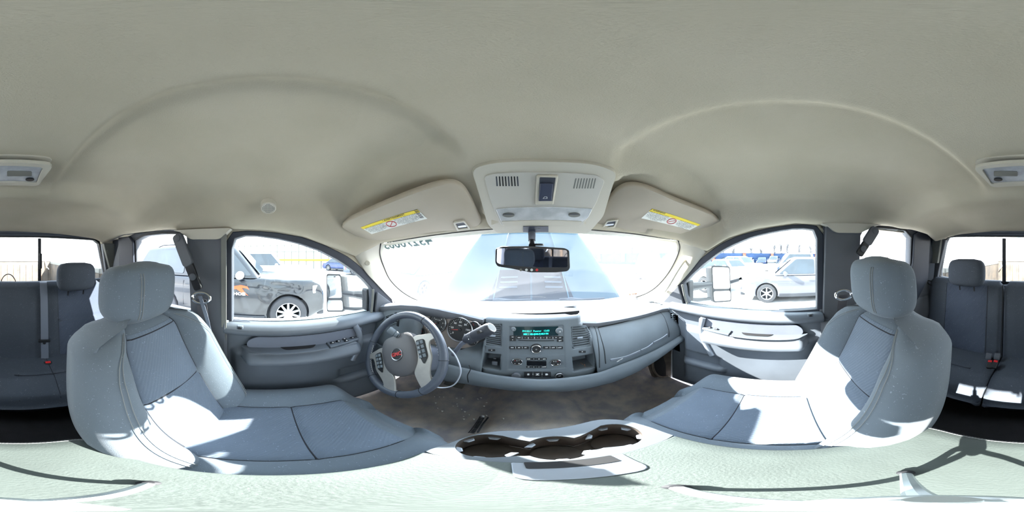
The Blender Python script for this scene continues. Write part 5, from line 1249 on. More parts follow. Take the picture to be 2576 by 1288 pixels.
# ================================================================ outside: yard, vehicles
GZ = -1.68
struct(MB().grid([[V(-60 + i * 5, -60 + j * 5, GZ) for i in range(25)] for j in range(25)]).build('ground', M['ground'], smooth=0))
mglass = mat('car_window_glass', (46, 56, 66), .06, spec=.9, var=.2, vscale=2)
mtyre = mat('tyre_rubber', (56, 56, 60), .8, var=.1, vscale=6); malloy = mat('alloy_wheel', (190, 192, 198), .35, metal=.6)
mhead = mat('headlamp_lens', (222, 226, 230), .12, spec=.8); mtail = mat('tail_lamp_lens', (176, 40, 44), .2); mtrim = mat('car_trim_plastic', (44, 46, 52), .6)
def paint(name, c, **k): return mat(name, c, .22, coat=.8, **k)
def wheel(parent, c, R, wd, sd_, spokes=5, detail=True):
    m = Matrix.Translation(c) @ Matrix.Rotation(PI / 2 * sd_, 4, 'Y')
    W_ = MB(m).lathe([(R * .62, -wd / 2), (R * .93, -wd / 2), (R, -wd * .35), (R, wd * .35), (R * .94, wd / 2), (R * .70, wd * .53), (R * .64, wd * .46), (R * .62, wd * .2)], 40, cap=False).build('tyre', mtyre, parent, world=False)
    MB(m).lathe([(R * .62, wd * .10), (.001, wd * .10)], 32).build('wheel_well_disc', mtrim, W_, world=False)
    MB(m).lathe([(R * .66, wd * .46), (R * .62, wd * .48), (R * .59, wd * .3), (R * .60, wd * .12)], 40, cap=False).build('wheel_lip', malloy, W_, world=False)
    b_ = MB(m)
    for k in range(spokes):
        r_ = Matrix.Rotation(2 * PI * k / spokes, 4, 'Z'); q = [V(R * .10, -R * .075, wd * .34), V(R * .60, -R * .05, wd * .42), V(R * .60, R * .05, wd * .42), V(R * .10, R * .075, wd * .34)]
        MB(m).prism([r_ @ p for p in q], (0, 0, -wd * .16)).build('spoke', malloy, W_, world=False, bevel=.004 if detail else 0)
    MB(m).lathe([(R * .16, wd * .2), (R * .16, wd * .37), (R * .10, wd * .42), (.001, wd * .42)], 20).build('hub_cap', malloy, W_, world=False)
    if detail:
        for k in range(6): MB(m @ Matrix.Rotation(2 * PI * (k + .5) / 6, 4, 'Z')).lathe([(R * .028, wd * .30), (R * .028, wd * .40), (.001, wd * .41)], 8, m @ Matrix.Rotation(2 * PI * (k + .5) / 6, 4, 'Z') @ Matrix.Translation((R * .13, 0, 0))).build('lug_nut', malloy, W_, world=False)
    return W_
def vehicle(name, label, kind, loc, rz, m, L, Wd, belt, roof, hoodz, wheels, R, ga, group=None, detail=True, spokes=5, nose=None, dent=None, bed=None, rack=False, frontopen=False, decal=False):
    """ga: greenhouse y coordinates (base front, roof front, roof rear, base rear); y forward, origin at rear bumper on the ground"""
    T = thing(name, label, kind, loc, rz, group); hw = Wd / 2
    zb = R * .62
    # lower body ----------------------------------------------------
    def top(y):
        if y > ga[0]:
            t = (y - ga[0]) / (L - ga[0]); return lerp(belt, hoodz, t ** .8) - .10 * sstep(.80, 1, t) - (.14 * sstep(.94, 1, t))
        if bed and y < bed: return belt - .0
        if y < ga[3]:
            t = (ga[3] - y) / max(.01, ga[3]); return belt - .03 * t - (.12 * sstep(.8, 1, t))
        return belt
    def wid(y):
        t = y / L; return hw * (1 - .16 * sstep(.86, 1, t) ** 1.5 - .10 * sstep(.08, 0, t) ** 1.5)
    loops = []; ny = 64
    for i in range(ny + 1):
        y = L * i / ny; w_ = wid(y); zt = top(y); z0 = zb + (.10 * sstep(.93, 1, i / ny) + .10 * sstep(.05, 0, i / ny))
        half = [(0, zt + .012), (w_ * .55, zt + .008), (w_ * .82, zt - .012), (w_ * .93, zt - .045), (w_ * .975, zt - .14), (w_, zt - .28), (w_ * 1.0, lerp(zt, z0, .6)), (w_ * .985, z0 + .16), (w_ * .95, z0 + .03), (w_ * .85, z0)]
        l = [V(x, y, z) for x, z in half] + [V(-x, y, z) for x, z in reversed(half[1:])]
        if dent:
            for p in l:
                d = math.exp(-((p.y - dent[0]) / dent[2]) ** 2 - ((p.z - dent[1]) / .20) ** 2)
                if p.x > 0: p.x -= d * (.035 + .05 * noise.noise(p * 5)); p.z += d * .03 * noise.noise(p * 6 + V(4, 2, 1))
        loops.append(l)
    if dent:
        # refine the dented wing
        loops = [cr(l[:10], 5, False) + [V(-p.x, p.y, p.z) for p in reversed(cr(l[1:10], 5, False))] for l in loops]
        new = []
        for a, b_ in zip(loops, loops[1:]):
            new.append(a); new.append([p.lerp(q, .5) for p, q in zip(a, b_)])
        new.append(loops[-1]); loops = new
        for l in loops:
            for p in l:
                if p.x > 0:
                    d = math.exp(-((p.y - dent[0]) / dent[2]) ** 4 - ((p.z - dent[1]) / .17) ** 4); p.x += d * .055 * noise.noise(V(p.y * 5, p.z * 11, 1)) - d * .02 * abs(noise.noise(V(p.y * 9, p.z * 16, 5)))
    B = MB().loft(loops).build('body', m, T, world=False, smooth=45 if not dent else 180)
    # wheel arches cut out with real openings
    cut = MB()
    for wy in wheels: cut.lathe([(R * 1.14, -hw * 1.3), (R * 1.14, hw * 1.3)], 36, Matrix.Translation((0, wy, R)) @ Matrix.Rotation(PI / 2, 4, 'Y'))
    co_ = cut.build('cutter', m, None); mo = B.modifiers.new('c', 'BOOLEAN'); mo.operation = 'DIFFERENCE'; mo.object = co_; mo.solver = 'EXACT'
    co_.matrix_world = B.matrix_world; T_ = B.parent; B.parent = None; B.matrix_world = Matrix.Identity(4); co_.matrix_world = Matrix.Identity(4)
    dg = bpy.context.evaluated_depsgraph_get(); nm = bpy.data.meshes.new_from_object(B.evaluated_get(dg)); B.modifiers.clear(); B.data = nm; B.parent = T_; bpy.data.objects.remove(co_)
    MB().box((0, L / 2, zb + .22), (Wd * .80, L * .9, .40)).build('underbody', mtrim, T, world=False)
    for wy in wheels:
        for q in (-1, 1): wheel(T, V(q * (hw - .12), wy, R), R, .24, q, spokes, detail)
    # greenhouse -----------------------------------------------------
    rw_ = hw * .76; bw = hw * .93
    y0, y1, y2, y3 = ga
    base = lambda x: [V(x * bw, y0, belt), V(x * bw, y3, belt)]
    secs = []
    for t in [0, .04, .5, .9, .97, 1.0]:
        z = lerp(belt - .02, roof, t); k = lerp(bw, rw_, min(1, t * 1.0)) * (1 - .06 * sstep(.88, 1, t)); a = lerp(y0, y1, t); b_ = lerp(y3, y2, t)
        if t > .9: a = lerp(a, a - .12, (t - .9) * 10); b_ = lerp(b_, b_ + .10, (t - .9) * 10)
        secs.append(rnd([V(k, b_, z), V(k, a - .10, z), V(k * .82, a, z), V(-k * .82, a, z), V(-k, a - .10, z), V(-k, b_, z)], [.10, .10, .10, .10, .10, .10], 3))
    G = MB().loft(secs).build('greenhouse', m, T, world=False, smooth=50)
    def sp(s, y, z, o=.006): # point on the side glass plane
        t = (z - belt) / (roof - belt); return V(s * (lerp(bw, rw_, t) + o), y, z)
    zt, zl = roof - .09 * (roof - belt) - .02, belt + .035
    def yf(z, d): return lerp(y0, y1, (z - belt) / (roof - belt)) - d
    def yr(z, d): return lerp(y3, y2, (z - belt) / (roof - belt)) + d
    nd = max(1, round((y1 - y2) / 1.15)) if not bed else (2 if y1 - y2 > 1.3 else 1)
    splits = [yf(zl, .30)]; span = yf(zl, .3) - yr(zl, .12)
    for s in (-1, 1):
        ys = [lerp(yf(zl, .14), yr(zl, .14), i / nd) for i in range(nd + 1)]
        for i in range(nd):
            a, b_ = ys[i], ys[i + 1]; at = min(a, yf(zt, .13)) if i == 0 else a; bt = max(b_, yr(zt, .10)) if i == nd - 1 else b_
            if at - bt < .1: continue
            MB().prism(rnd([sp(s, a - .03, zl), sp(s, at - .03, zt), sp(s, bt + .04, zt), sp(s, b_ + .04, zl)], .05), (s * .004, 0, 0)).build('side_window', mglass, T, world=False)
            if i > 0 or nd == 1: MB().tube([V(s * (hw + .001), a, zb + .22), V(s * (hw * .995), a, belt - .12)], .006, 4).build('door_gap', mtrim, T, world=False)
            MB().box((s * (hw + .012), b_ + .16, belt - .20), (.03, .18, .035)).build('door_handle', m, T, world=False, bevel=.008)
        mi = V(s * (hw + .12), y0 - .42, belt + .06)
        mm = MB().lathe([(.02, -.13), (.075, -.11), (.09, 0), (.075, .11), (.02, .13)], 14, Matrix.Translation(mi) @ Matrix.Rotation(PI / 2, 4, 'Y') @ Matrix.Diagonal((1, 1, .9, 1))).build('door_mirror', malloy if dent else m, T, world=False)
        MB().box((s * (hw + .0), y0 - .40, belt + .02), (.10, .07, .04)).build('mirror_foot', mtrim, mm, world=False, bevel=.01)
        hl = lambda f_, z0, z1, mt, nm_: MB().prism(rnd([V(s * wid(L * f_[0]) * .985, L * f_[0], z0), V(s * wid(L * f_[1]) * .93, L * f_[1], z0), V(s * wid(L * f_[1]) * .90, L * f_[1], z1), V(s * wid(L * f_[0]) * .965, L * f_[0], z1)], .03), (s * .028, 0, 0)).build(nm_, mt, T, world=False, bevel=.006)
        hl((.945, .985), hoodz - .30, hoodz - .13, mhead, 'headlamp')
        hl((.045, .008), belt - .42, belt - (.02 if bed or roof > 1.6 else .16), mtail, 'tail_lamp')
        MB().box((s * hw * .995, lerp(wheels[0], wheels[1], .5), zb + .07), (.03, abs(wheels[1] - wheels[0]) - R * 2.5, .10)).build('sill_trim', mtrim, T, world=False, bevel=.01)
    # windscreen / rear glass
    for (ya, yb_, nm_, d) in ((y0, y1, 'windscreen', .012), (y3, y2, 'rear_window', -.012)):
        q = [V(-bw * .80, lerp(ya, yb_, .06) + d, lerp(belt, roof, .06)), V(bw * .80, lerp(ya, yb_, .06) + d, lerp(belt, roof, .06)), V(rw_ * .80, lerp(ya, yb_, .88) + d, lerp(belt, roof, .88)), V(-rw_ * .80, lerp(ya, yb_, .88) + d, lerp(belt, roof, .88))]
        MB().prism(rnd(q, .06), (0, .004 if d > 0 else -.004, .002)).build(nm_, mglass, T, world=False)
    MB().box((0, L - .015, zb + .30), (Wd * .5, .05, .16)).build('grille', mtrim, T, world=False, bevel=.02)
    MB().box((0, L - .06, zb + .10), (Wd * .80, .16, .16)).build('front_bumper', m if not detail else mtrim, T, world=False, bevel=.03)
    MB().box((0, .05, zb + .14), (Wd * .82, .14, .18)).build('rear_bumper', mtrim if bed else m, T, world=False, bevel=.03)
    MB().box((0, -.005, belt - .33), (.34, .012, .12)).build('number_plate', M['offwhite'], T, world=False, bevel=.004)
    if rack:
        for s in (-1, 1): MB().tube([V(s * rw_ * .86, y2 + .3, roof + .0), V(s * rw_ * .86, y2 + .5, roof + .06), V(s * rw_ * .86, y1 - .6, roof + .06), V(s * rw_ * .86, y1 - .35, roof + .0)], .018, 8).build('roof_rail', mtrim, T, world=False)
    return T
# colours
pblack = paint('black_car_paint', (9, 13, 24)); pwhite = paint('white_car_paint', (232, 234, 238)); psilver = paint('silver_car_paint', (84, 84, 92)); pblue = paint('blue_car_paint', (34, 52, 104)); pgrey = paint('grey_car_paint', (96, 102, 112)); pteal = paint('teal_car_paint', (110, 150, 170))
# black SUV alongside: heading the same way
suv = vehicle('suv', 'black SUV with crumpled front wing parked outside the driver windows', 'car', (-4.40, -3.92, GZ), 0, pblack, 5.13, 2.0, 1.22, 1.93, 1.14, (1.30, 4.30), .40, (3.72, 3.10, .55, .10), dent=(4.15, .98, .40), rack=True, spokes=10)
for i, ch in enumerate('TAHOE'): pass
md = frame(V(1.004, 3.18, .86), (0, 1, 0), (1, 0, 0)); text('TAHOE', .085, md, M['offwhite'], 'door_badge', suv, .006, world=False, sx=1.5, bold=.004)
fl_ = [V(1.006, 3.18 + a, .93 + b_) for a, b_ in [(-.16, .0), (-.02, .10), (.12, .13), (.26, .10), (.30, .03), (.24, .06), (.14, .07), (.18, .0), (.28, -.10), (.14, -.04), (.02, .04)]]
MB().prism(fl_, (.003, 0, 0)).build('orange_flame_mark', M['orange'], suv, world=False)
MB().prism(rnd([V(1.004, 2.95, 1.02), V(1.004, 3.40, 1.01), V(1.004, 3.42, 1.10), V(1.004, 2.96, 1.12)], .03), (.004, 0, 0)).build('dark_door_film', mtrim, suv, world=False)
# scrawled marks on the rear quarter glass
def at(px, r, z=GZ): d = ray(px, 644); return V(d.x * r, d.y * r, z)
def veh_at(name, label, kind, px, r, head, L, *a, **k):
    """place a vehicle by its middle"""
    c = at(px, r); h = math.radians(head); f = V(-math.sin(h), math.cos(h), 0); o = c - f * L / 2
    return vehicle(name, label, kind, (o.x, o.y, GZ), h, a[0], L, *a[1:], **k)
SED = (1.85, .92, 1.42, .90, (.95, 3.75), .33, (3.35, 2.75, 1.25, .55)); SUVp = (1.86, 1.05, 1.68, 1.02, (.85, 3.50), .36, (3.15, 2.50, .40, .10)); PU = (2.0, 1.18, 1.88, 1.14, (1.2, 4.75), .40, (4.15, 3.55, 2.10, 1.95)); HAT = (1.80, 1.02, 1.64, .98, (.78, 3.33), .345, (3.10, 2.35, .45, .12))
def S_(t): return t
veh_at('pickup_truck', 'white pickup with torn front bumper behind the black SUV', 'car', 655, 9.0, -2, 5.7, pwhite, *PU, detail=False)
veh_at('sedan', 'dark blue coupe parked in front of the yard fence', 'car', 862, 18.5, -60, 4.7, pblue, *SED, detail=False)
veh_at('sedan', 'dark grey sedan beyond the driver side mirror arms', 'car', 930, 15.0, -30, 4.7, pgrey, *SED, detail=False)
veh_at('suv', 'pale teal SUV seen through the left edge of the windshield', 'car', 1018, 12.5, -22, 4.6, pteal, *SUVp, detail=False)
veh_at('sedan', 'blue hatchback partly hidden by the raised hood edge', 'car', 1078, 8.0, -10, 4.2, paint('blue_hatch_paint', (90, 150, 200)), *SED, detail=False)
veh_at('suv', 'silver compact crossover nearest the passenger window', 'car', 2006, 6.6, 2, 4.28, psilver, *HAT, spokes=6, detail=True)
veh_at('pickup_truck', 'white pickup parked behind the silver crossover', 'car', 2010, 10.2, 2, 5.6, pwhite, *PU, detail=False)
veh_at('suv', 'white SUV with red tail lamp beside the passenger mirror', 'car', 1752, 8.8, 170, 4.6, pwhite, *SUVp, detail=False)
veh_at('sedan', 'white sedan parked beyond the passenger mirror, nose inward', 'car', 1835, 12.5, 150, 4.6, pwhite, *SED, detail=False)
veh_at('sedan', 'white hatchback behind the white sedan', 'car', 1868, 16.5, 150, 4.4, pwhite, *HAT, detail=False)
veh_at('pickup_truck', 'white pickup with missing front wing seen through the right of the windshield', 'car', 1632, 13.5, -35, 5.6, pwhite, *PU, detail=False)
# the crossover's crumpled raised bonnet
cx_ = thing('crumpled_bonnet', 'crumpled dark bonnet sheet standing on the car beyond the crossover', 'car bonnet', tuple(at(1935, 7.8, -.62)))
o = MB().grid([[at(1915 + i * 6, 7.6, -.64 + .16 * math.exp(-((i - 5) / 3.0) ** 2) * (j / 5) + .02 * noise.noise(V(i, j, 2))) + V(j * .08, 0, 0) for i in range(11)] for j in range(6)]).build('sheet', pgrey, cx_, smooth=30); q = o.modifiers.new('s', 'SOLIDIFY'); q.thickness = .01
# rows of distant parked cars: copies of one simple car
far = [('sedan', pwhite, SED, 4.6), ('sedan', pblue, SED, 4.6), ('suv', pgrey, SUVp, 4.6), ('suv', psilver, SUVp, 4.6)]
protos = []
rs = random.Random(9); n = 0
spots = [(1448 + i * 44, 36 + 2 * (i % 2)) for i in range(5)] + [(1792 + i * 32, 33) for i in range(8)] + [(1806 + i * 32, 45) for i in range(8)] + [(1005, 34), (1048, 36)]
words = ['by the trees', 'under the blue wall', 'in the far row']
for i, (px, r_) in enumerate(spots):
    k = i % 4; hd_ = 90 + rs.uniform(-8, 8) if px > 1700 else 30 + rs.uniform(-6, 6); c = at(px, r_)
    if len(protos) <= k:
        nm_, m_, pr, L_ = far[k]; t = vehicle(nm_, 'x', 'car', (c.x, c.y, GZ), math.radians(hd_), m_, L_, *pr, detail=False); protos.append(t)
    else: t = copy_tree(protos[k])
    t.location = (c.x, c.y, GZ); t.rotation_euler = (0, 0, math.radians(hd_))
    t['group'] = 'far rows of parked cars'; side = 'right of the raised hood' if px < 1700 and px > 1300 else ('left of the raised hood' if px < 1200 else 'through the passenger window')
    t['label'] = ['distant white sedan', 'distant dark blue sedan', 'distant grey SUV', 'distant silver SUV'][k] + [' in the nearer far row', ' in the farthest row'][r_ > 40] + ' seen ' + side
# ---------------------------------------------------------------- boundary structures
def wall_seg(px0, px1, r, z0, z1, m, lab, name, cat, th=.2, posts=0, kind=None):
    a, b_ = at(px0, r, z0), at(px1, r, z0); T = thing(name, lab, cat, tuple((a + b_) / 2)); d = (b_ - a).normalized(); n = V(-d.y, d.x, 0)
    MB().prism([a, b_, b_ + n * th, a + n * th], (0, 0, z1 - z0)).build('wall_panel', m, T); return T, a, b_, n
mbluew = mat('blue_grey_cladding', (50, 76, 116), .7, var=.15, vscale=.7); mwhitew = mat('white_fence_sheet', (226, 226, 226), .8)
T, a, b_, n = wall_seg(1400, 2110, 46, GZ, .55, mbluew, 'long blue grey clad wall behind the far rows of cars', 'boundary_wall', 'wall')
for i in range(12):
    t = (i + .5) / 12; p = a.lerp(b_, t); MB().box(p + V(0, 0, 1.4) - n * .2, (.5, .5, 1.7)).build('brick_pier', mat('brick_pier', (140, 84, 70), .9), T)
for i in range(3):
    p = a.lerp(b_, .62 + i * .12); 
    MB().lathe([(.01, 0), (.28, .1), (.32, .3), (.1, .45), (.001, .46)], 12, Matrix.Translation(p - n * .3 + V(0, 0, 2.2))).build('pier_lamp', M['offwhite'], T)
tc_ = a.lerp(b_, .80) - n * .02; fx = (b_ - a).normalized(); text('A FAK', 1.6, frame(tc_ + V(0, 0, 1.45), fx, V(-tc_.x, -tc_.y, 0)) , mat('wall_sign_paint', (50, 78, 120), .7), 'wall_lettering', T, .02, sx=1.6)
mb_ = mat('steel_building', (150, 170, 190), .7, var=.1)
# white fence behind the vehicles on the driver side
ft = thing('yard_fence', 'white sheet fence with lattice and yellow rail behind the cars', 'fence', tuple(at(800, 22)))
a, b_ = at(560, 26, GZ), at(1000, 24, GZ); fx = (b_ - a).normalized(); nf = 26; 
for i in range(nf):
    p, q_ = a.lerp(b_, i / nf), a.lerp(b_, (i + .96) / nf); n = V(-fx.y, fx.x, 0)
    MB().prism([p, q_, q_ + n * .05, p + n * .05], (0, 0, 2.2)).build('fence_panel', mwhitew, ft)
    MB().box(p + V(0, 0, 1.6), (.10, .10, 3.3)).build('post', M['trimg'], ft)
    MB().tube([p + V(0, 0, 2.25), q_ + V(0, 0, 3.1)], .03, 4).build('lattice_brace', M['trimg'], ft); MB().tube([p + V(0, 0, 3.1), q_ + V(0, 0, 2.25)], .03, 4).build('lattice_brace', M['trimg'], ft)
for z, m_ in ((3.15, 'trimg'), (2.25, 'trimg'), (1.15, 'yellow')): MB().tube([a + V(0, 0, z) - V(-fx.y, fx.x, 0) * .1, b_ + V(0, 0, z) - V(-fx.y, fx.x, 0) * .1], .05 if m_ == 'trimg' else .13, 6).build('rail', M[m_], ft)
# low boundary line behind the truck
rt_ = thing('rear_fence', 'pale yard fence line behind the pickup bed', 'fence', tuple(at(36, 40)))
for i in range(30):
    p, q_ = at(2150 + i * 30, 40, GZ), at(2150 + i * 30 + 29, 40, GZ); MB().prism([p, q_, q_ * 1.003, p * 1.003], (0, 0, 1.28)).build('fence_panel', mwhitew, rt_)
    MB().tube([p + V(0, 0, 1.32), q_ + V(0, 0, 1.32)], .035, 4).build('rail', M['seal'], rt_)
pole = thing('blue_pole', 'tall bright blue pole standing behind the pickup bed', 'pole', tuple(at(2563, 17)))
MB().tube([at(2563, 17, GZ), at(2563, 17, 7)], .125, 12).build('shaft', mat('blue_pole_paint', (60, 170, 205), .5), pole); MB().box(at(2563, 17, GZ + .1), (.6, .6, .2)).build('base', M['trimg'], pole)
# power poles and trees beyond the wall
def tree(px, r, h, lab, seed):
    rr = random.Random(seed); T = thing('bare_tree', lab, 'tree', tuple(at(px, r)), 0, 'bare trees beyond the wall'); base = at(px, r); br = MB(); mt = mat('bare_bark', (92, 92, 98), .9)
    MB().tube([base, base + V(0, 0, h * .35), base + V(.1, 0, h * .6)], [.22, .16, .08], 7).build('trunk', mt, T)
    for k in range(60):
        z = rr.uniform(.25, .65) * h; a = rr.uniform(0, 2 * PI); l = rr.uniform(.25, .42) * h; d = V(math.cos(a) * .55, math.sin(a) * .55, 1).normalized()
        s0 = base + V(0, 0, z); e0 = s0 + d * l * .5; e1 = e0 + (d + V(rr.uniform(-.4, .4), rr.uniform(-.4, .4), .1)) * l * .4
        br.tube([s0, e0, e1], [.055, .035, .012], 4)
        for q in range(3):
            e2 = e0 + V(rr.uniform(-1, 1), rr.uniform(-1, 1), rr.uniform(.3, 1)) * l * .3; br.tube([e0, e2], [.025, .01], 3)
    br.build('branches', mt, T, kind='stuff')
for i, (px, r, h) in enumerate([(1455, 60, 6), (1500, 64, 6.6), (1545, 62, 6), (1590, 60, 6.2), (1640, 63, 7), (1690, 60, 7.5), (1820, 62, 6.5), (1845, 66, 6.5), (1890, 60, 5.8), (1915, 62, 5.4), (1948, 60, 7.4), (1965, 62, 8.2), (1980, 60, 7.6), (2010, 64, 8.5), (2040, 60, 6.6), (2056, 62, 7.0), (2090, 60, 7)]):
    tree(px, r, h, 'bare tree beyond the blue grey wall, ' + ['seen through the windshield', 'seen through the passenger window'][px > 1750], i)
for px, nm_ in ((1945, 'power pole with crossarms, nearer the windshield of the pair'), (1968, 'power pole with crossarms, nearer the seat of the pair')):
    T = thing('power_pole', nm_, 'pole', tuple(at(px, 55)), 0, 'power poles beyond the wall'); MB().tube([at(px, 55, GZ), at(px, 55, 8.0)], .13, 7).build('shaft', mat('pole_wood', (150, 146, 150), .9), T)
    for z in (7.6, 6.9, 6.2): MB().box(at(px, 55, z), (1.1, .12, .12)).build('crossarm', M['trimg'], T)
T = thing('green_sign', 'small green roadside sign beyond the passenger window', 'sign', tuple(at(2052, 40))); MB().box(at(2052, 40, .30), (1.3, .1, .7)).build('sign_face', mat('green_sign_face', (70, 170, 160), .6), T); MB().tube([at(2052, 40.1, GZ), at(2052, 40.1, .3)], .06, 6).build('post', M['trimg'], T)

# ---------------------------------------------------------------- our own truck outside
# raised hood
HD = thing('raised_hood', 'raised hood of the truck seen through the middle of the windshield', 'hood', (CX, 1.35, -.42))
def hd_pt(u, t, o=0):  # u -1..1 , t 0..1 from hinge to tip
    w_ = lerp(.88, .66, t ** 1.3); y = lerp(1.36, 2.18, t); z = lerp(-.47, .36, t ** .92); b_ = .05 * math.exp(-((abs(u)) / .42) ** 6) + .03 * (1 - u * u)
    n = V(0, -.66, .75); p = V(CX + u * w_, y, z) + n * (b_ - .05 * max(0, abs(u) - .9) * 10 * .5 + o); return p
rows = [[hd_pt(-1 + 2 * i / 40, j / 24) for i in range(41)] for j in range(25)]
hh = MB().grid(rows).build('hood_panel', mat('hood_paint', (30, 52, 62), .6, spec=.15), HD, smooth=60); q = hh.modifiers.new('s', 'SOLIDIFY'); q.thickness = .03; q.offset = -1
for s in (-1, 1):
    MB().tube([hd_pt(s * .36, t, .02) for t in [i / 12 for i in range(13)]], .006, 6).build('hood_crease', mat('hood_crease_paint', (44, 68, 80), .6, spec=.15), hh)
    sc0 = MB().prism([hd_pt(s * .01, .03, .014), hd_pt(s * .42, .03, .014), hd_pt(s * .36, .30, .014), hd_pt(s * .01, .30, .014)], (0, -.004, .004)).build('hood_vent', mat('hood_vent_grey', (8, 12, 18), .7, spec=.1), hh)
    for k in range(3): MB().prism([hd_pt(s * .14, .12 + k * .045, .018), hd_pt(s * .32, .12 + k * .045, .018), hd_pt(s * .32, .135 + k * .045, .018), hd_pt(s * .14, .135 + k * .045, .018)], (0, -.006, .004)).build('louvre', mat('louvre', (26, 38, 48), .6, spec=.2), sc0)
# cowl and wipers
CW = struct(MB().loft([[V(x, yws(x, -.40) + a, z) for a, z in ((-.02, -.385), (.06, -.392), (.16, -.44), (.20, -.50), (.02, -.50))] for x in [-.80 + i * 1.68 / 16 for i in range(17)]]).build('trim_7', mat('cowl_plastic', (74, 98, 116), .6), bevel=.003))
for lab, x0_, x1_ in (('long wiper resting on the cowl in front of the steering wheel side', -.62, .04), ('long wiper resting on the cowl in front of the glove box', -.02, .60)):
    T = thing('wiper', lab, 'wiper', (x0_, yws(x0_, -.38) + .02, -.37), 0, 'windshield wipers'); pts = [V(x, yws(x, z) + .028, z) for x, z in [(lerp(x0_, x1_, t), lerp(-.372, -.345, t)) for t in [i / 10 for i in range(11)]]]
    MB().tube(pts, .008, 6).build('blade', M['black'], T); MB().tube([V(x1_ + .02, yws(x1_, -.4) + .07, -.40), pts[6] + V(0, .02, .008), pts[5] + V(0, .01, .004)], [.012, .009, .006], 6).build('arm', M['seal'], T)
    MB().box(pts[5] + V(0, .004, .006), (.06, .02, .018)).build('blade_clip', M['black'], T, bevel=.003)
lf = thing('dried_leaf', 'curled brown leaf in the far right corner of the dash', 'leaf', tuple(P(1592, 742, y=.98)))
c = P(1590, 742, y=.985); o = MB().grid([[c + V((i - 4) * .009, (j - 2) * .010, .010 * abs(math.sin(i * .9 + j)) + .004) for i in range(9)] for j in range(5)]).build('blade', mat('dry_leaf', (110, 66, 44), .8, var=.3, vscale=90), lf, smooth=30); q = o.modifiers.new('s', 'SOLIDIFY'); q.thickness = .001
# stock number written on the windshield glass (reads from outside)
tt = V(-.34, 0, .035); p = P(1020, 613, f=fW(-.004)); nrm = V(-.37, 1.0, 1.36).normalized()
WN = thing('windshield_number', 'grey stock number painted on the upper corner of the windshield', 'lettering', tuple(p))
text('43270003', .085, frame(p + nrm * .003, (-1, -.27, -.07), nrm), mat('paint_marker', (84, 110, 110), .8), 'digits', WN, .0004, bold=.003, sx=.78)
# exterior mirrors
def tow_mirror(lab, pts, split, f_y, s, arms):
    c0 = P(*pts[0], y=f_y); pl = frame(P((pts[0][0] + pts[2][0]) / 2, (pts[0][1] + pts[2][1]) / 2, y=f_y), (1, 0, 0), (-s * .38, -1, .02)); n = V(-s * .38, -1, .02).normalized(); o0 = pl.translation
    T = thing('door_mirror', lab, 'mirror', tuple(o0), 0, 'towing mirrors'); fm = lambda p: (p - o0).dot(n)
    q = rnd([P(*p, f=fm) for p in pts], .03); c = sum(q, V(0, 0, 0)) / len(q)
    dk = mat('mirror_shell', (24, 27, 34), .5)
    H_ = MB().loft([[c + (p - c) * .6 - n * .13 for p in q], [c + (p - c) * .93 - n * .09 for p in q], [p - n * .03 for p in q], [p for p in q]]).build('shell', dk, T, smooth=50)
    y_ = split; MB().ring([c + (p - c) * 1.01 + n * .006 for p in q], [c + (p - c) * .92 + n * .006 for p in q], -n * .02).build('mirror_rim', M['black'], H_, bevel=.003)
    tl, tr, br, bl = [P(*p, f=fm) for p in pts]; a_, b2 = tl.lerp(bl, y_), tr.lerp(br, y_)
    def ins_(p4, nm_): 
        cc = sum(p4, V(0, 0, 0)) / 4; MB().prism([p + n * .002 for p in rnd([cc + (p - cc) * .92 for p in p4], .025)], n * .002).build(nm_, M['mirror'], H_)
    ins_([tl, tr, b2.lerp(tr, .02), a_.lerp(tl, .02)], 'upper_mirror_glass'); ins_([a_.lerp(bl, .04), b2.lerp(br, .04), br, bl], 'lower_mirror_glass')
    for (p0, p1, r_) in arms:
        a1, b1_ = P(*p0, y=f_y + .05), P(*p1, x=-.80 if s < 0 else .90)
        MB().tube([a1, a1.lerp(b1_, .5), b1_], [r_, r_ * .95, r_ * 1.25], 10).build('arm', dk, T)
    bs = P(*arms[0][1], x=-.79 if s < 0 else .885); MB().box(bs + V(0, 0, -.06), (.06, .08, .22)).build('mirror_base', dk, T, bevel=.012)
tow_mirror('extended towing mirror outside the driver window', [(822, 689), (858, 690), (866, 784), (823, 784)], .66, .62, -1, [((868, 738), (930, 744), .030), ((868, 776), (930, 780), .018)])
tow_mirror('extended towing mirror outside the passenger window', [(1789, 668), (1835, 670), (1839, 758), (1794, 761)], .66, .60, 1, [((1785, 716), (1727, 722), .030), ((1785, 752), (1735, 757), .018)])
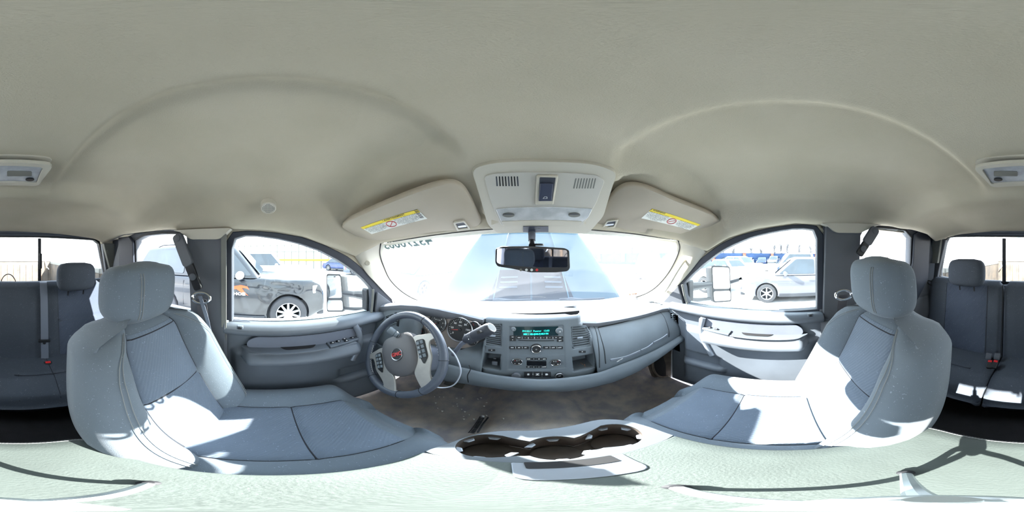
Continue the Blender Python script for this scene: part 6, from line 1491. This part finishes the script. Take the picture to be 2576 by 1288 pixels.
# pickup bed behind the cab
BD = thing('truck_bed', 'dusty pickup bed with ribbed tailgate seen through the rear window', 'truck bed', (CX, -2.2, -.5))
mbed = mat('bed_liner', (66, 62, 58), .8, var=.2, vscale=6, c2=(88, 78, 66)); zt_ = -.11
MB().box((CX, -2.25, -.62), (1.66, 1.95, .05)).build('bed_floor', mbed, BD)
for s in (-1, 1):
    MB().box((CX + s * .80, -2.25, -.37), (.07, 1.98, .46)).build('bed_side', mbed, BD, bevel=.01); MB().box((CX + s * .83, -2.25, -.135), (.14, 2.0, .05)).build('side_rail', M['trimg'], BD, bevel=.008)
    MB().box((CX + s * .90, -2.25, -.60), (.06, 2.0, .95)).build('bed_outer_panel', M['paint'], BD, bevel=.02)
    MB().box((CX + s * .76, -2.15, -.52), (.14, .8, .16)).build('wheel_box', mbed, BD, bevel=.03)
tgm = MB().box((CX, -3.24, -.35), (1.54, .05, .50)).build('tailgate', mbed, BD, bevel=.008); MB().box((CX, -3.24, -.095), (1.58, .08, .03)).build('tailgate_cap', M['trimg'], BD, bevel=.006)
mrust = mat('tailgate_rib', (100, 82, 64), .85, var=.2, vscale=12)
for i in range(12):
    x = CX - .68 + i * 1.36 / 11; MB().prism(rnd([V(x - .035, -3.214, -.56), V(x + .035, -3.214, -.56), V(x + .035, -3.214, -.165), V(x - .035, -3.214, -.165)], .015), (0, .012, 0)).build('tailgate_rib', mrust if i % 2 else mbed, tgm, bevel=.004)
for s, lab in ((-1, 'left'), (1, 'right')):
    x = CX + s * .66; T = thing('bed_strap', 'pale hanging strap at the %s end of the tailgate' % lab, 'strap', (x, -3.2, -.12), 0, 'tailgate straps'); MB().tube([V(x, -3.18, -.11), V(x + s * .01, -3.17, -.2), V(x + s * .05, -3.1, -.26)], .008, 6).build('strap', M['offwhite'], T)
# door skins and front fenders of the truck so the cab stands as a body
BDY = thing('cab_body', 'white painted outer body of the pickup below the windows', 'truck body', (CX, 0, -1.0))
for s in (-1, 1):
    X = -.80 if s < 0 else .885
    MB().prism([V(X, -1.15, -.36), V(X, .95, -.40), V(X, 1.0, -1.15), V(X, -1.15, -1.15)], (s * .05, 0, 0)).build('side_panel', M['paint'], BDY, bevel=.01)
    MB().prism([V(X, .98, -.42), V(X, 2.3, -.56), V(X, 2.3, -1.2), V(X, .98, -1.2)], (s * .05, 0, 0)).build('front_wing', M['paint'], BDY, bevel=.02)
MB().box((CX, 1.75, -1.0), (1.5, .7, .35)).build('engine_bay', M['black'], BDY)
